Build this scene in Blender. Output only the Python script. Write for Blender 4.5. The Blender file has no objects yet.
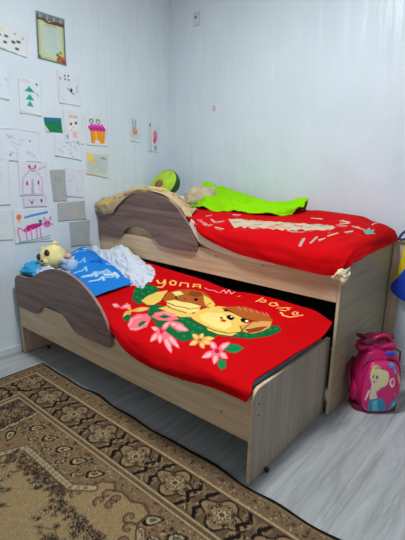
import bpy, bmesh, math, random
import numpy as np
from mathutils import Vector, Matrix

# ------------------------------------------------------------------ camera, world, lights, exposure
C = bpy.context.scene.collection
scn = bpy.context.scene
cd = bpy.data.cameras.new('camera'); cam = bpy.data.objects.new('camera', cd); C.objects.link(cam)
cd.sensor_fit = 'HORIZONTAL'; cd.sensor_width = 36.0; cd.lens = 416.0 / 405.0 * 36.0; cd.clip_start = 0.02
_r = Vector((0.76109842, 0.64846215, 0.01503413)); _u = Vector((-0.17119739, 0.17846982, 0.96893755)); _f = Vector((-0.62563619, 0.74003065, -0.24684813))
cam.matrix_world = Matrix(((_r.x, _u.x, -_f.x, 2.5355), (_r.y, _u.y, -_f.y, -1.1574), (_r.z, _u.z, -_f.z, 1.2107), (0, 0, 0, 1)))
scn.camera = cam
scn.view_settings.view_transform = 'Standard'; scn.view_settings.look = 'None'
scn.view_settings.gamma = 1.0; scn.view_settings.use_curve_mapping = False
scn.view_settings.exposure = 0.0
w = bpy.data.worlds.new('world'); scn.world = w; w.use_nodes = True
w.node_tree.nodes['Background'].inputs[0].default_value = (0.75, 0.85, 1.0, 1); w.node_tree.nodes['Background'].inputs[1].default_value = 0.3

def area(name, loc, rot, sx, sy, power, col):
    l = bpy.data.lights.new(name, 'AREA'); l.shape = 'RECTANGLE'; l.size = sx; l.size_y = sy; l.energy = power; l.color = col
    o = bpy.data.objects.new(name, l); C.objects.link(o); o.location = loc; o.rotation_euler = rot
    return o
# ceiling lamp light (its housing is built below) and daylight coming in through the window behind the camera
area('ceiling_lamp_light', (1.55, -0.10, 2.66), (0, 0, 0), 0.35, 0.35, 47, (0.93, 0.98, 1.0))
area('window_light', (2.2, -3.12, 1.6), (math.radians(90), 0, 0), 1.5, 1.3, 9, (0.86, 0.94, 1.0))

# ------------------------------------------------------------------ helpers
def lin(c):
    c = np.asarray(c, float) / 255.0
    return np.where(c <= 0.04045, c / 12.92, ((c + 0.055) / 1.055) ** 2.4)
def rgba(c): return tuple(float(v) for v in lin(c)) + (1.0,)

def principled(name, rough=0.6, spec=0.5):
    m = bpy.data.materials.new(name); m.use_nodes = True
    b = m.node_tree.nodes['Principled BSDF']
    b.inputs['Roughness'].default_value = rough; b.inputs['Specular IOR Level'].default_value = spec
    return m, m.node_tree, b
def N(nt, t, **kw):
    n = nt.nodes.new(t)
    for k, v in kw.items():
        if hasattr(n, k): setattr(n, k, v)
    return n
def ramp(nt, src, stops):
    r = nt.nodes.new('ShaderNodeValToRGB'); e = r.color_ramp.elements
    while len(e) > 1: e.remove(e[0])
    e[0].position, e[0].color = stops[0][0], rgba(stops[0][1])
    for p, c in stops[1:]:
        q = e.new(p); q.color = rgba(c)
    nt.links.new(src, r.inputs[0]); return r.outputs[0]
def coords(nt, scale, rot=(0, 0, 0)):
    tc = nt.nodes.new('ShaderNodeTexCoord'); mp = nt.nodes.new('ShaderNodeMapping')
    mp.inputs['Scale'].default_value = scale; mp.inputs['Rotation'].default_value = rot
    nt.links.new(tc.outputs['Object'], mp.inputs['Vector']); return mp.outputs[0]
def noise(nt, vec, scale=5, detail=4, rough=0.5, dist=0.0):
    n = nt.nodes.new('ShaderNodeTexNoise'); n.inputs['Scale'].default_value = scale; n.inputs['Detail'].default_value = detail
    n.inputs['Roughness'].default_value = rough; n.inputs['Distortion'].default_value = dist
    nt.links.new(vec, n.inputs['Vector']); return n.outputs['Fac']
def bump(nt, b, h, strength, dist=0.01):
    bp = nt.nodes.new('ShaderNodeBump'); bp.inputs['Strength'].default_value = strength; bp.inputs['Distance'].default_value = dist
    nt.links.new(h, bp.inputs['Height']); nt.links.new(bp.outputs[0], b.inputs['Normal'])

def plain(name, c, rough=0.6, spec=0.5, metal=0.0, var=0.08):
    m, nt, b = principled(name, rough, spec)
    v = coords(nt, (1, 1, 1)); f = noise(nt, v, 18, 3)
    c = np.array(c, float)
    o = ramp(nt, f, [(0.3, c * (1 - var)), (0.7, np.minimum(255, c * (1 + var)))])
    nt.links.new(o, b.inputs['Base Color']); b.inputs['Metallic'].default_value = metal
    return m
def wood(name, dark, mid, light, axis, rough=0.45, scale=1.0, spec=0.4):
    m, nt, b = principled(name, rough, spec)
    s = [14.0 * scale] * 3; s[axis] = 0.9 * scale
    v = coords(nt, s); f = noise(nt, v, 2.2, 6, 0.62, 0.6)
    s2 = [60.0] * 3; s2[axis] = 2.0
    f2 = noise(nt, coords(nt, s2), 2.0, 3, 0.5)
    mx = nt.nodes.new('ShaderNodeMath'); mx.operation = 'MULTIPLY_ADD'; mx.inputs[1].default_value = 0.3
    nt.links.new(f2, mx.inputs[0]); nt.links.new(f, mx.inputs[2])
    o = ramp(nt, mx.outputs[0], [(0.42, dark), (0.62, mid), (0.82, light)])
    nt.links.new(o, b.inputs['Base Color']); return m
def painted(name, rough=0.9, sheen=0.0, fuzz=0.15, fs=400, spec=0.3):
    m, nt, b = principled(name, rough, spec)
    a = nt.nodes.new('ShaderNodeVertexColor'); a.layer_name = 'Col'
    nt.links.new(a.outputs[0], b.inputs['Base Color'])
    b.inputs['Sheen Weight'].default_value = sheen
    f = noise(nt, coords(nt, (1, 1, 1)), fs, 2); bump(nt, b, f, fuzz, 0.002)
    return m

def link(name, me, mat, parent=None):
    o = bpy.data.objects.new(name, me); C.objects.link(o)
    for m in (mat if isinstance(mat, (list, tuple)) else [mat]): me.materials.append(m)
    if parent: o.parent = parent
    return o
def obj(name, bm, mat, parent=None, smooth=False):
    bmesh.ops.recalc_face_normals(bm, faces=bm.faces)
    me = bpy.data.meshes.new(name); bm.to_mesh(me); bm.free()
    if smooth: me.polygons.foreach_set('use_smooth', [True] * len(me.polygons))
    return link(name, me, mat, parent)
def bev(o, wdt=0.002, seg=2):
    m = o.modifiers.new('bevel', 'BEVEL'); m.width = wdt; m.segments = seg; m.limit_method = 'ANGLE'
    return o
def tag(o, label, cat, group=None, kind=None):
    if label: o['label'] = label
    if cat: o['category'] = cat
    if group: o['group'] = group
    if kind: o['kind'] = kind
    return o
def struct(o): o['kind'] = 'structure'; return o
def thing(name, label, cat, loc=(0, 0, 0), group=None, rz=0.0):
    o = bpy.data.objects.new(name, None); C.objects.link(o); o.location = loc; o.rotation_euler = (0, 0, rz)
    o.empty_display_size = 0.1
    return tag(o, label, cat, group)
def bx(bm, x0, x1, y0, y1, z0, z1):
    v = [bm.verts.new(p) for p in ((x0, y0, z0), (x1, y0, z0), (x1, y1, z0), (x0, y1, z0), (x0, y0, z1), (x1, y0, z1), (x1, y1, z1), (x0, y1, z1))]
    for f in ((0, 3, 2, 1), (4, 5, 6, 7), (0, 1, 5, 4), (1, 2, 6, 5), (2, 3, 7, 6), (3, 0, 4, 7)): bm.faces.new([v[i] for i in f])
    return bm
def box(*a): return bx(bmesh.new(), *a)
def prism(pts, axis, a, b, bm=None):
    """outline in the plane perpendicular to axis, extruded from a to b"""
    bm = bm or bmesh.new()
    def P(p, h):
        return {0: (h, p[0], p[1]), 1: (p[0], h, p[1]), 2: (p[0], p[1], h)}[axis]
    A = [bm.verts.new(P(p, a)) for p in pts]; B = [bm.verts.new(P(p, b)) for p in pts]
    bm.faces.new(A); bm.faces.new(B[::-1])
    n = len(pts)
    for i in range(n): bm.faces.new((A[i], A[(i + 1) % n], B[(i + 1) % n], B[i]))
    return bm
def arc(cx, cy, r, a0, a1, n=8):
    return [(cx + r * math.cos(math.radians(a0 + (a1 - a0) * i / n)), cy + r * math.sin(math.radians(a0 + (a1 - a0) * i / n))) for i in range(n + 1)]
def cr_pts(pts, n=6, closed=True):
    out = []; L = len(pts)
    for i in range(L if closed else L - 1):
        g = lambda k: np.array(pts[(i + k) % L] if closed else pts[min(max(i + k, 0), L - 1)], float)
        p0, p1, p2, p3 = g(-1), g(0), g(1), g(2)
        for k in range(n):
            t = k / n
            out.append(tuple(0.5 * (2 * p1 + (p2 - p0) * t + (2 * p0 - 5 * p1 + 4 * p2 - p3) * t * t + (3 * p1 - p0 - 3 * p2 + p3) * t ** 3)))
    if not closed: out.append(tuple(pts[-1]))
    return out
def tube(path, rad, seg=8, bm=None):
    bm = bm or bmesh.new(); rings = []
    path = [Vector(p) for p in path]; n = len(path)
    for i, p in enumerate(path):
        d = (path[min(i + 1, n - 1)] - path[max(i - 1, 0)]).normalized()
        a = d.orthogonal().normalized() if i == 0 else (a - d * a.dot(d)).normalized()
        b = d.cross(a); r = rad[i] if isinstance(rad, (list, tuple)) else rad
        rings.append([bm.verts.new(p + (a * math.cos(2 * math.pi * k / seg) + b * math.sin(2 * math.pi * k / seg)) * r) for k in range(seg)])
    for A, B in zip(rings, rings[1:]):
        for k in range(seg): bm.faces.new((A[k], A[(k + 1) % seg], B[(k + 1) % seg], B[k]))
    bm.faces.new(rings[0][::-1]); bm.faces.new(rings[-1])
    return bm
def ellipsoid(c, r, bm=None, rot=None, u=20, v=14, power=1.0):
    bm = bm or bmesh.new()
    ret = bmesh.ops.create_uvsphere(bm, u_segments=u, v_segments=v, radius=1.0)
    M = Matrix.Translation(c) @ (rot.to_4x4() if rot else Matrix.Identity(4)) @ Matrix.Diagonal((*r, 1))
    for q in ret['verts']:
        if power != 1.0: q.co = Vector([math.copysign(abs(k) ** power, k) for k in q.co])
        q.co = M @ q.co
    return bm

def vnoise(x, y, seed=0):
    xi = np.floor(x).astype(int); yi = np.floor(y).astype(int); fx = x - xi; fy = y - yi
    fx = fx * fx * (3 - 2 * fx); fy = fy * fy * (3 - 2 * fy)
    def h(a, b):
        k = (a * 374761393 + b * 668265263 + seed * 1442695041) & 0xffffffff
        k = ((k ^ (k >> 13)) * 1274126177) & 0xffffffff
        return ((k ^ (k >> 16)) & 0xffff) / 65535.0
    return (h(xi, yi) * (1 - fx) + h(xi + 1, yi) * fx) * (1 - fy) + (h(xi, yi + 1) * (1 - fx) + h(xi + 1, yi + 1) * fx) * fy - 0.5
def cr_eval(P, t):
    """P (n,...) control points, t in 0..1 -> catmull-rom"""
    n = len(P); s = np.clip(t, 0, 1) * (n - 1); i = np.minimum(s.astype(int), n - 2); f = (s - i)
    E = np.concatenate([[2 * P[0] - P[1]], P, [2 * P[-1] - P[-2]]])
    p0, p1, p2, p3 = E[i], E[i + 1], E[i + 2], E[i + 3]
    f = f.reshape((-1,) + (1,) * (P.ndim - 1))
    return 0.5 * (2 * p1 + (p2 - p0) * f + (2 * p0 - 5 * p1 + 4 * p2 - p3) * f * f + (3 * p1 - p0 - 3 * p2 + p3) * f ** 3)
def surface(net, ns, nt_, amp=0.0, freq=(6, 6), seed=1, skew=0.0, amp2=0.0):
    """net[row][col] -> grid (nt_, ns, 3); s runs along columns, t along rows"""
    P = np.array(net, float)
    s = np.linspace(0, 1, ns); t = np.linspace(0, 1, nt_)
    G = cr_eval(P, t)                       # nt, cols, 3
    G = np.moveaxis(cr_eval(np.moveaxis(G, 1, 0), s), 0, 1)
    du = np.gradient(G, axis=1); dv = np.gradient(G, axis=0)
    nn = np.cross(du, dv); nn /= np.linalg.norm(nn, axis=2, keepdims=True) + 1e-12
    if nn[..., 2].mean() < 0: nn = -nn
    S, T = np.meshgrid(s, t)
    a = S * freq[0] + skew * T; b = T * freq[1] - skew * S
    k = vnoise(a, b, seed) + 0.5 * vnoise(a * 2.1, b * 2.1, seed + 3)
    rdg = (0.5 - np.abs(vnoise(a * 1.3 + 7, b * 1.3, seed + 9)) * 2)
    edge = np.minimum(np.minimum(S, 1 - S) * 12, 1) * np.minimum(np.minimum(T, 1 - T) * 12, 1)
    return G + nn * (amp * k + amp2 * rdg * edge)[..., None]
NET_LOW = [  # red puppy blanket on the pull-out bed: rows from the front hem to the far edge
 [(.60,.035,.425),(.84,.032,.42),(1.01,-.020,.425),(1.12,-.038,.385),(1.30,-.040,.350),(1.49,-.040,.362),(1.65,-.040,.380),(1.80,-.034,.383)],
 [(.57,.050,.445),(.83,.045,.44),(1.02,-.004,.448),(1.14,-.036,.425),(1.30,-.042,.395),(1.49,-.042,.405),(1.65,-.038,.42),(1.812,-.020,.425)],
 [(.52,.095,.455),(.80,.080,.452),(1.03,.045,.458),(1.16,.020,.452),(1.31,.010,.445),(1.49,.010,.447),(1.64,.010,.448),(1.785,.045,.438)],
 [(.42,.250,.470),(.78,.235,.465),(1.03,.220,.462),(1.17,.205,.462),(1.32,.200,.460),(1.49,.195,.460),(1.64,.195,.458),(1.797,.200,.446)],
 [(.44,.420,.505),(.78,.400,.490),(1.02,.400,.485),(1.17,.390,.482),(1.32,.380,.480),(1.49,.375,.478),(1.65,.370,.474),(1.812,.360,.462)],
 [(.52,.540,.555),(.80,.540,.530),(1.02,.545,.520),(1.20,.540,.515),(1.36,.540,.515),(1.52,.530,.512),(1.69,.510,.505),(1.838,.495,.482)],
 [(.575,.605,.590),(.83,.630,.572),(1.02,.640,.555),(1.22,.640,.530),(1.41,.640,.545),(1.58,.640,.545),(1.74,.630,.535),(1.830,.618,.508)]]
NET_UP = [   # red blanket on the raised bed
 [(.925,.672,.890),(.970,.628,.848),(1.045,.622,.806),(1.22,.621,.757),(1.41,.621,.738),(1.64,.621,.727),(1.77,.622,.722),(1.835,.634,.742),(1.858,.665,.772)],
 [(.900,.680,.900),(.960,.640,.872),(1.04,.624,.835),(1.22,.619,.800),(1.41,.618,.785),(1.64,.618,.775),(1.77,.622,.770),(1.845,.640,.780),(1.866,.675,.785)],
 [(.830,.700,.900),(.955,.670,.885),(1.04,.655,.865),(1.22,.650,.850),(1.41,.650,.845),(1.64,.650,.830),(1.77,.655,.825),(1.848,.690,.818),(1.872,.720,.792)],
 [(.740,.820,.910),(.930,.800,.905),(1.05,.800,.900),(1.23,.800,.890),(1.42,.800,.885),(1.64,.800,.875),(1.765,.810,.865),(1.846,.830,.842),(1.875,.840,.797)],
 [(.640,1.000,.920),(.900,1.000,.925),(1.06,1.000,.925),(1.24,1.000,.922),(1.43,1.000,.918),(1.64,1.000,.905),(1.765,1.000,.892),(1.846,1.010,.858),(1.876,1.020,.800)],
 [(.560,1.180,.925),(.880,1.190,.940),(1.06,1.200,.945),(1.24,1.200,.950),(1.43,1.200,.945),(1.63,1.190,.935),(1.755,1.190,.910),(1.842,1.190,.868),(1.874,1.190,.802)],
 [(.500,1.360,.900),(.850,1.375,.910),(1.06,1.375,.915),(1.24,1.375,.935),(1.43,1.375,.935),(1.63,1.370,.925),(1.755,1.365,.892),(1.838,1.365,.855),(1.868,1.365,.803)]]
KW_LOW = dict(amp=.017, freq=(7, 3.2), seed=4, skew=2.2, amp2=.006)
KW_UP = dict(amp=.015, freq=(8, 3.5), seed=12, skew=1.5, amp2=.005)

def grid_mesh(name, G, mat, cols=None, parent=None, thick=0.0, wrap=False):
    h, w_, _ = G.shape
    me = bpy.data.meshes.new(name)
    idx = np.arange(h * w_).reshape(h, w_)
    if wrap: idx = np.concatenate([idx, idx[:, :1]], 1)
    q = np.stack([idx[:-1, :-1], idx[:-1, 1:], idx[1:, 1:], idx[1:, :-1]], -1).reshape(-1, 4)
    me.vertices.add(h * w_); me.vertices.foreach_set('co', G.reshape(-1).astype(np.float32))
    me.loops.add(q.size); me.loops.foreach_set('vertex_index', q.reshape(-1).astype(np.int32))
    me.polygons.add(len(q)); me.polygons.foreach_set('loop_start', np.arange(0, q.size, 4, dtype=np.int32))
    me.update(calc_edges=True); me.validate()
    me.polygons.foreach_set('use_smooth', np.ones(len(me.polygons), bool))
    if cols is not None:
        a = me.color_attributes.new('Col', 'FLOAT_COLOR', 'POINT')
        c = np.concatenate([lin(cols.reshape(-1, 3)), np.ones((h * w_, 1))], 1).astype(np.float32)
        a.data.foreach_set('color', c.reshape(-1))
    o = link(name, me, mat, parent)
    if thick:
        m = o.modifiers.new('thickness', 'SOLIDIFY'); m.thickness = thick; m.offset = -1 if _up(G) else 1
    return o
def _up(G):
    return np.cross(G[0, 1] - G[0, 0], G[1, 0] - G[0, 0])[2] > 0 if False else np.cross(np.gradient(G, axis=1), np.gradient(G, axis=0))[..., 2].mean() > 0

class Canvas:
    """a picture of the printed pattern, in unit coordinates, row 0 = t 0"""
    def __init__(s, w_, h, base): s.w, s.h = w_, h; s.a = np.tile(np.array(base, float), (h, w_, 1))
    def poly(s, c, P):
        P = np.array(P, float) * [s.w - 1, s.h - 1]
        x0, y0 = np.maximum(np.floor(P.min(0)).astype(int), 0); x1, y1 = np.ceil(P.max(0)).astype(int) + 1
        x1 = min(x1, s.w); y1 = min(y1, s.h)
        if x1 <= x0 or y1 <= y0: return
        acc = 0
        for ox, oy in ((-.25, -.25), (.25, -.25), (-.25, .25), (.25, .25)):
            X, Y = np.meshgrid(np.arange(x0, x1) + ox, np.arange(y0, y1) + oy); ins = np.zeros(X.shape, bool)
            for (ax, ay), (bx_, by) in zip(P, np.roll(P, -1, 0)):
                if ay == by: continue
                ins ^= ((ay > Y) != (by > Y)) & (X < (bx_ - ax) * (Y - ay) / (by - ay) + ax)
            acc = acc + ins
        k = (acc / 4.0)[..., None]; s.a[y0:y1, x0:x1] = s.a[y0:y1, x0:x1] * (1 - k) + np.array(c, float) * k
    def stroke(s, c, wd, P):
        P = np.array(P, float) * [s.w - 1, s.h - 1]
        x0, y0 = np.maximum(np.floor(P.min(0) - wd - 1).astype(int), 0); x1, y1 = np.ceil(P.max(0) + wd + 1).astype(int) + 1
        x1 = min(x1, s.w); y1 = min(y1, s.h)
        if x1 <= x0 or y1 <= y0: return
        X, Y = np.meshgrid(np.arange(x0, x1), np.arange(y0, y1)); D = np.full(X.shape, 1e9)
        for (ax, ay), (bx_, by) in zip(P[:-1], P[1:]):
            dx, dy = bx_ - ax, by - ay; L = dx * dx + dy * dy + 1e-9
            t = np.clip(((X - ax) * dx + (Y - ay) * dy) / L, 0, 1)
            D = np.minimum(D, np.hypot(X - ax - t * dx, Y - ay - t * dy))
        k = np.clip(wd / 2 + .5 - D, 0, 1)[..., None]; s.a[y0:y1, x0:x1] = s.a[y0:y1, x0:x1] * (1 - k) + np.array(c, float) * k
    def ell(s, c, cx, cy, rx, ry, rot=0, n=18):
        ca, sa = math.cos(rot), math.sin(rot)
        s.poly(c, [(cx + rx * math.cos(a) * ca - ry * math.sin(a) * sa, cy + rx * math.cos(a) * sa + ry * math.sin(a) * ca) for a in np.linspace(0, 2 * math.pi, n, endpoint=False)])
    def run(s, ops):
        for o in ops:
            if o[0] == 'p': s.poly(o[1], o[2])
            else: s.stroke(o[1], o[2], o[3])
# shapes printed on the blankets, in cloth coordinates
PAINT_LOW = [
('p',(16,100,52),[(0.162,0.537),(0.118,0.629),(0.104,0.685),(0.122,0.731),(0.164,0.729),(0.2,0.689),(0.212,0.605),(0.206,0.525)]),
('p',(16,100,52),[(0.226,0.567),(0.295,0.591),(0.463,0.587),(0.617,0.561),(0.713,0.567),(0.697,0.495),(0.653,0.443),(0.629,0.399),(0.539,0.417),(0.431,0.441),(0.291,0.461)]),
('p',(16,100,52),[(0.563,0.573),(0.645,0.549),(0.719,0.573),(0.788,0.657),(0.796,0.737),(0.85,0.743),(0.872,0.721),(0.862,0.655),(0.82,0.577),(0.768,0.549),(0.713,0.525),(0.655,0.511)]),
('p',(22,130,72),[(0.138,0.625),(0.138,0.623),(0.136,0.621),(0.134,0.619),(0.132,0.617),(0.128,0.617),(0.124,0.619),(0.12,0.623),(0.118,0.627),(0.116,0.633),(0.118,0.633),(0.12,0.637),(0.124,0.637),(0.128,0.635),(0.132,0.633),(0.134,0.631)]),
('p',(22,130,72),[(0.14,0.659),(0.142,0.655),(0.14,0.653),(0.138,0.651),(0.134,0.651),(0.13,0.651),(0.126,0.653),(0.122,0.657),(0.12,0.661),(0.12,0.665),(0.12,0.669),(0.122,0.671),(0.126,0.671),(0.13,0.671),(0.134,0.667),(0.138,0.663)]),
('p',(22,130,72),[(0.15,0.691),(0.15,0.689),(0.15,0.683),(0.146,0.683),(0.144,0.681),(0.138,0.683),(0.134,0.687),(0.132,0.687),(0.128,0.693),(0.128,0.697),(0.128,0.701),(0.132,0.701),(0.134,0.703),(0.138,0.703),(0.144,0.699),(0.146,0.697)]),
('p',(22,130,72),[(0.166,0.703),(0.166,0.699),(0.166,0.695),(0.164,0.693),(0.16,0.693),(0.156,0.693),(0.15,0.697),(0.148,0.699),(0.144,0.705),(0.144,0.709),(0.144,0.713),(0.148,0.713),(0.15,0.715),(0.156,0.713),(0.16,0.711),(0.164,0.707)]),
('p',(22,130,72),[(0.17,0.579),(0.17,0.575),(0.17,0.571),(0.166,0.571),(0.164,0.569),(0.16,0.569),(0.156,0.571),(0.152,0.575),(0.15,0.579),(0.148,0.583),(0.15,0.585),(0.152,0.587),(0.156,0.587),(0.16,0.587),(0.164,0.585),(0.168,0.581)]),
('p',(22,130,72),[(0.172,0.619),(0.172,0.617),(0.172,0.613),(0.168,0.613),(0.164,0.613),(0.16,0.613),(0.156,0.615),(0.152,0.619),(0.15,0.623),(0.15,0.625),(0.15,0.629),(0.152,0.633),(0.156,0.633),(0.162,0.629),(0.166,0.627),(0.17,0.623)]),
('p',(22,130,72),[(0.178,0.655),(0.18,0.651),(0.178,0.649),(0.176,0.645),(0.172,0.645),(0.168,0.647),(0.164,0.649),(0.16,0.653),(0.156,0.659),(0.156,0.661),(0.156,0.667),(0.16,0.667),(0.164,0.667),(0.168,0.665),(0.172,0.663),(0.176,0.659)]),
('p',(22,130,72),[(0.2,0.565),(0.2,0.563),(0.2,0.559),(0.198,0.557),(0.194,0.557),(0.188,0.559),(0.184,0.561),(0.18,0.565),(0.178,0.569),(0.178,0.571),(0.178,0.575),(0.18,0.577),(0.184,0.577),(0.19,0.575),(0.194,0.573),(0.198,0.569)]),
('p',(22,130,72),[(0.297,0.549),(0.299,0.545),(0.297,0.543),(0.293,0.541),(0.287,0.541),(0.283,0.541),(0.277,0.543),(0.273,0.545),(0.271,0.549),(0.269,0.553),(0.271,0.555),(0.273,0.557),(0.277,0.559),(0.283,0.557),(0.289,0.555),(0.293,0.553)]),
('p',(22,130,72),[(0.345,0.547),(0.347,0.543),(0.345,0.541),(0.341,0.539),(0.335,0.537),(0.327,0.537),(0.321,0.539),(0.311,0.545),(0.307,0.549),(0.307,0.551),(0.309,0.553),(0.313,0.555),(0.321,0.555),(0.327,0.555),(0.335,0.553),(0.341,0.549)]),
('p',(22,130,72),[(0.397,0.549),(0.397,0.547),(0.397,0.543),(0.391,0.541),(0.383,0.541),(0.375,0.541),(0.367,0.543),(0.361,0.545),(0.355,0.549),(0.355,0.551),(0.355,0.555),(0.361,0.557),(0.369,0.557),(0.377,0.557),(0.385,0.555),(0.391,0.553)]),
('p',(22,130,72),[(0.447,0.545),(0.449,0.541),(0.447,0.539),(0.443,0.537),(0.439,0.535),(0.431,0.537),(0.425,0.539),(0.419,0.541),(0.415,0.545),(0.415,0.547),(0.415,0.551),(0.419,0.553),(0.425,0.553),(0.431,0.553),(0.437,0.551),(0.443,0.549)]),
('p',(22,130,72),[(0.487,0.547),(0.489,0.543),(0.487,0.541),(0.485,0.537),(0.481,0.535),(0.475,0.535),(0.471,0.535),(0.465,0.539),(0.463,0.541),(0.461,0.545),(0.461,0.547),(0.465,0.549),(0.469,0.551),(0.475,0.551),(0.479,0.551),(0.483,0.549)]),
('p',(22,130,72),[(0.527,0.545),(0.527,0.543),(0.527,0.539),(0.523,0.537),(0.519,0.537),(0.513,0.537),(0.507,0.539),(0.503,0.541),(0.501,0.543),(0.499,0.547),(0.499,0.551),(0.503,0.551),(0.507,0.553),(0.513,0.553),(0.519,0.551),(0.523,0.549)]),
('p',(22,130,72),[(0.575,0.533),(0.577,0.529),(0.575,0.527),(0.571,0.525),(0.565,0.527),(0.559,0.527),(0.553,0.531),(0.547,0.535),(0.543,0.539),(0.543,0.541),(0.543,0.545),(0.547,0.545),(0.553,0.545),(0.559,0.543),(0.567,0.539),(0.571,0.537)]),
('p',(22,130,72),[(0.615,0.525),(0.615,0.521),(0.615,0.519),(0.611,0.517),(0.607,0.517),(0.603,0.517),(0.597,0.519),(0.593,0.521),(0.591,0.525),(0.589,0.529),(0.591,0.531),(0.593,0.533),(0.597,0.533),(0.603,0.533),(0.609,0.529),(0.613,0.527)]),
('p',(22,130,72),[(0.399,0.503),(0.401,0.499),(0.399,0.497),(0.395,0.495),(0.389,0.493),(0.379,0.495),(0.371,0.495),(0.365,0.497),(0.359,0.501),(0.359,0.503),(0.359,0.507),(0.363,0.509),(0.369,0.511),(0.379,0.509),(0.387,0.509),(0.395,0.505)]),
('p',(22,130,72),[(0.453,0.497),(0.455,0.493),(0.453,0.491),(0.451,0.487),(0.445,0.487),(0.439,0.487),(0.433,0.489),(0.425,0.493),(0.419,0.497),(0.419,0.499),(0.419,0.503),(0.423,0.505),(0.429,0.505),(0.437,0.503),(0.443,0.503),(0.449,0.499)]),
('p',(22,130,72),[(0.493,0.497),(0.493,0.495),(0.493,0.491),(0.491,0.489),(0.487,0.487),(0.481,0.487),(0.477,0.487),(0.473,0.489),(0.469,0.491),(0.467,0.495),(0.469,0.497),(0.471,0.501),(0.475,0.501),(0.479,0.503),(0.485,0.501),(0.489,0.501)]),
('p',(22,130,72),[(0.529,0.499),(0.531,0.495),(0.529,0.493),(0.527,0.491),(0.521,0.491),(0.517,0.489),(0.511,0.491),(0.507,0.493),(0.505,0.495),(0.503,0.499),(0.505,0.501),(0.507,0.503),(0.511,0.505),(0.515,0.505),(0.521,0.505),(0.525,0.503)]),
('p',(22,130,72),[(0.577,0.487),(0.577,0.485),(0.575,0.483),(0.573,0.481),(0.567,0.481),(0.561,0.483),(0.555,0.485),(0.549,0.489),(0.545,0.493),(0.543,0.495),(0.543,0.499),(0.549,0.499),(0.553,0.499),(0.561,0.497),(0.567,0.495),(0.573,0.491)]),
('p',(22,130,72),[(0.615,0.481),(0.615,0.479),(0.615,0.475),(0.611,0.475),(0.607,0.475),(0.603,0.475),(0.597,0.477),(0.593,0.479),(0.591,0.481),(0.589,0.485),(0.591,0.487),(0.593,0.489),(0.597,0.489),(0.603,0.489),(0.607,0.487),(0.613,0.483)]),
('p',(22,130,72),[(0.517,0.461),(0.519,0.457),(0.517,0.455),(0.515,0.453),(0.511,0.451),(0.507,0.451),(0.503,0.451),(0.497,0.453),(0.495,0.455),(0.493,0.457),(0.493,0.461),(0.495,0.463),(0.499,0.465),(0.505,0.465),(0.509,0.465),(0.513,0.463)]),
('p',(22,130,72),[(0.567,0.449),(0.567,0.447),(0.567,0.445),(0.563,0.443),(0.559,0.443),(0.551,0.445),(0.547,0.445),(0.541,0.449),(0.537,0.451),(0.537,0.453),(0.537,0.457),(0.539,0.459),(0.543,0.459),(0.551,0.457),(0.557,0.455),(0.561,0.453)]),
('p',(22,130,72),[(0.611,0.437),(0.613,0.435),(0.611,0.433),(0.609,0.431),(0.605,0.431),(0.601,0.431),(0.595,0.433),(0.591,0.435),(0.587,0.439),(0.587,0.441),(0.587,0.443),(0.589,0.445),(0.595,0.445),(0.599,0.445),(0.605,0.443),(0.609,0.439)]),
('p',(22,130,72),[(0.774,0.571),(0.774,0.569),(0.774,0.565),(0.77,0.565),(0.766,0.563),(0.76,0.565),(0.756,0.567),(0.752,0.569),(0.749,0.573),(0.747,0.577),(0.749,0.579),(0.752,0.581),(0.758,0.581),(0.762,0.581),(0.766,0.579),(0.772,0.575)]),
('p',(22,130,72),[(0.8,0.591),(0.802,0.587),(0.8,0.585),(0.798,0.583),(0.794,0.581),(0.79,0.581),(0.784,0.585),(0.78,0.587),(0.778,0.591),(0.778,0.593),(0.778,0.597),(0.782,0.597),(0.786,0.599),(0.79,0.597),(0.794,0.597),(0.798,0.593)]),
('p',(22,130,72),[(0.818,0.623),(0.818,0.621),(0.818,0.617),(0.814,0.615),(0.812,0.613),(0.806,0.615),(0.802,0.617),(0.798,0.619),(0.796,0.623),(0.794,0.627),(0.796,0.629),(0.798,0.631),(0.802,0.631),(0.808,0.631),(0.812,0.629),(0.816,0.625)]),
('p',(22,130,72),[(0.832,0.659),(0.832,0.657),(0.832,0.653),(0.828,0.653),(0.824,0.651),(0.82,0.651),(0.816,0.653),(0.812,0.657),(0.81,0.659),(0.808,0.663),(0.81,0.665),(0.812,0.667),(0.816,0.669),(0.822,0.667),(0.826,0.665),(0.83,0.663)]),
('p',(22,130,72),[(0.842,0.701),(0.844,0.695),(0.842,0.693),(0.84,0.691),(0.836,0.691),(0.832,0.691),(0.828,0.693),(0.824,0.695),(0.822,0.699),(0.82,0.703),(0.822,0.705),(0.824,0.707),(0.828,0.707),(0.832,0.707),(0.838,0.705),(0.84,0.703)]),
('p',(22,130,72),[(0.858,0.719),(0.858,0.717),(0.858,0.713),(0.856,0.711),(0.852,0.711),(0.848,0.711),(0.842,0.713),(0.84,0.715),(0.836,0.719),(0.836,0.721),(0.838,0.723),(0.84,0.727),(0.844,0.727),(0.848,0.727),(0.852,0.725),(0.856,0.723)]),
('p',(236,196,96),[(0.192,0.555),(0.184,0.613),(0.19,0.681),(0.216,0.729),(0.236,0.659),(0.251,0.607),(0.246,0.559),(0.226,0.539)]),
('p',(176,92,34),[(0.238,0.647),(0.228,0.707),(0.246,0.766),(0.293,0.82),(0.355,0.836),(0.417,0.8),(0.465,0.749),(0.471,0.703),(0.425,0.645),(0.325,0.619),(0.267,0.621)]),
('p',(246,218,130),[(0.265,0.631),(0.289,0.661),(0.347,0.673),(0.409,0.689),(0.449,0.697),(0.477,0.657),(0.461,0.611),(0.379,0.587),(0.293,0.601)]),
('p',(140,66,26),[(0.295,0.796),(0.339,0.82),(0.379,0.79),(0.361,0.754),(0.311,0.749)]),
('p',(246,218,130),[(0.236,0.727),(0.259,0.762),(0.291,0.743),(0.273,0.701)]),
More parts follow.
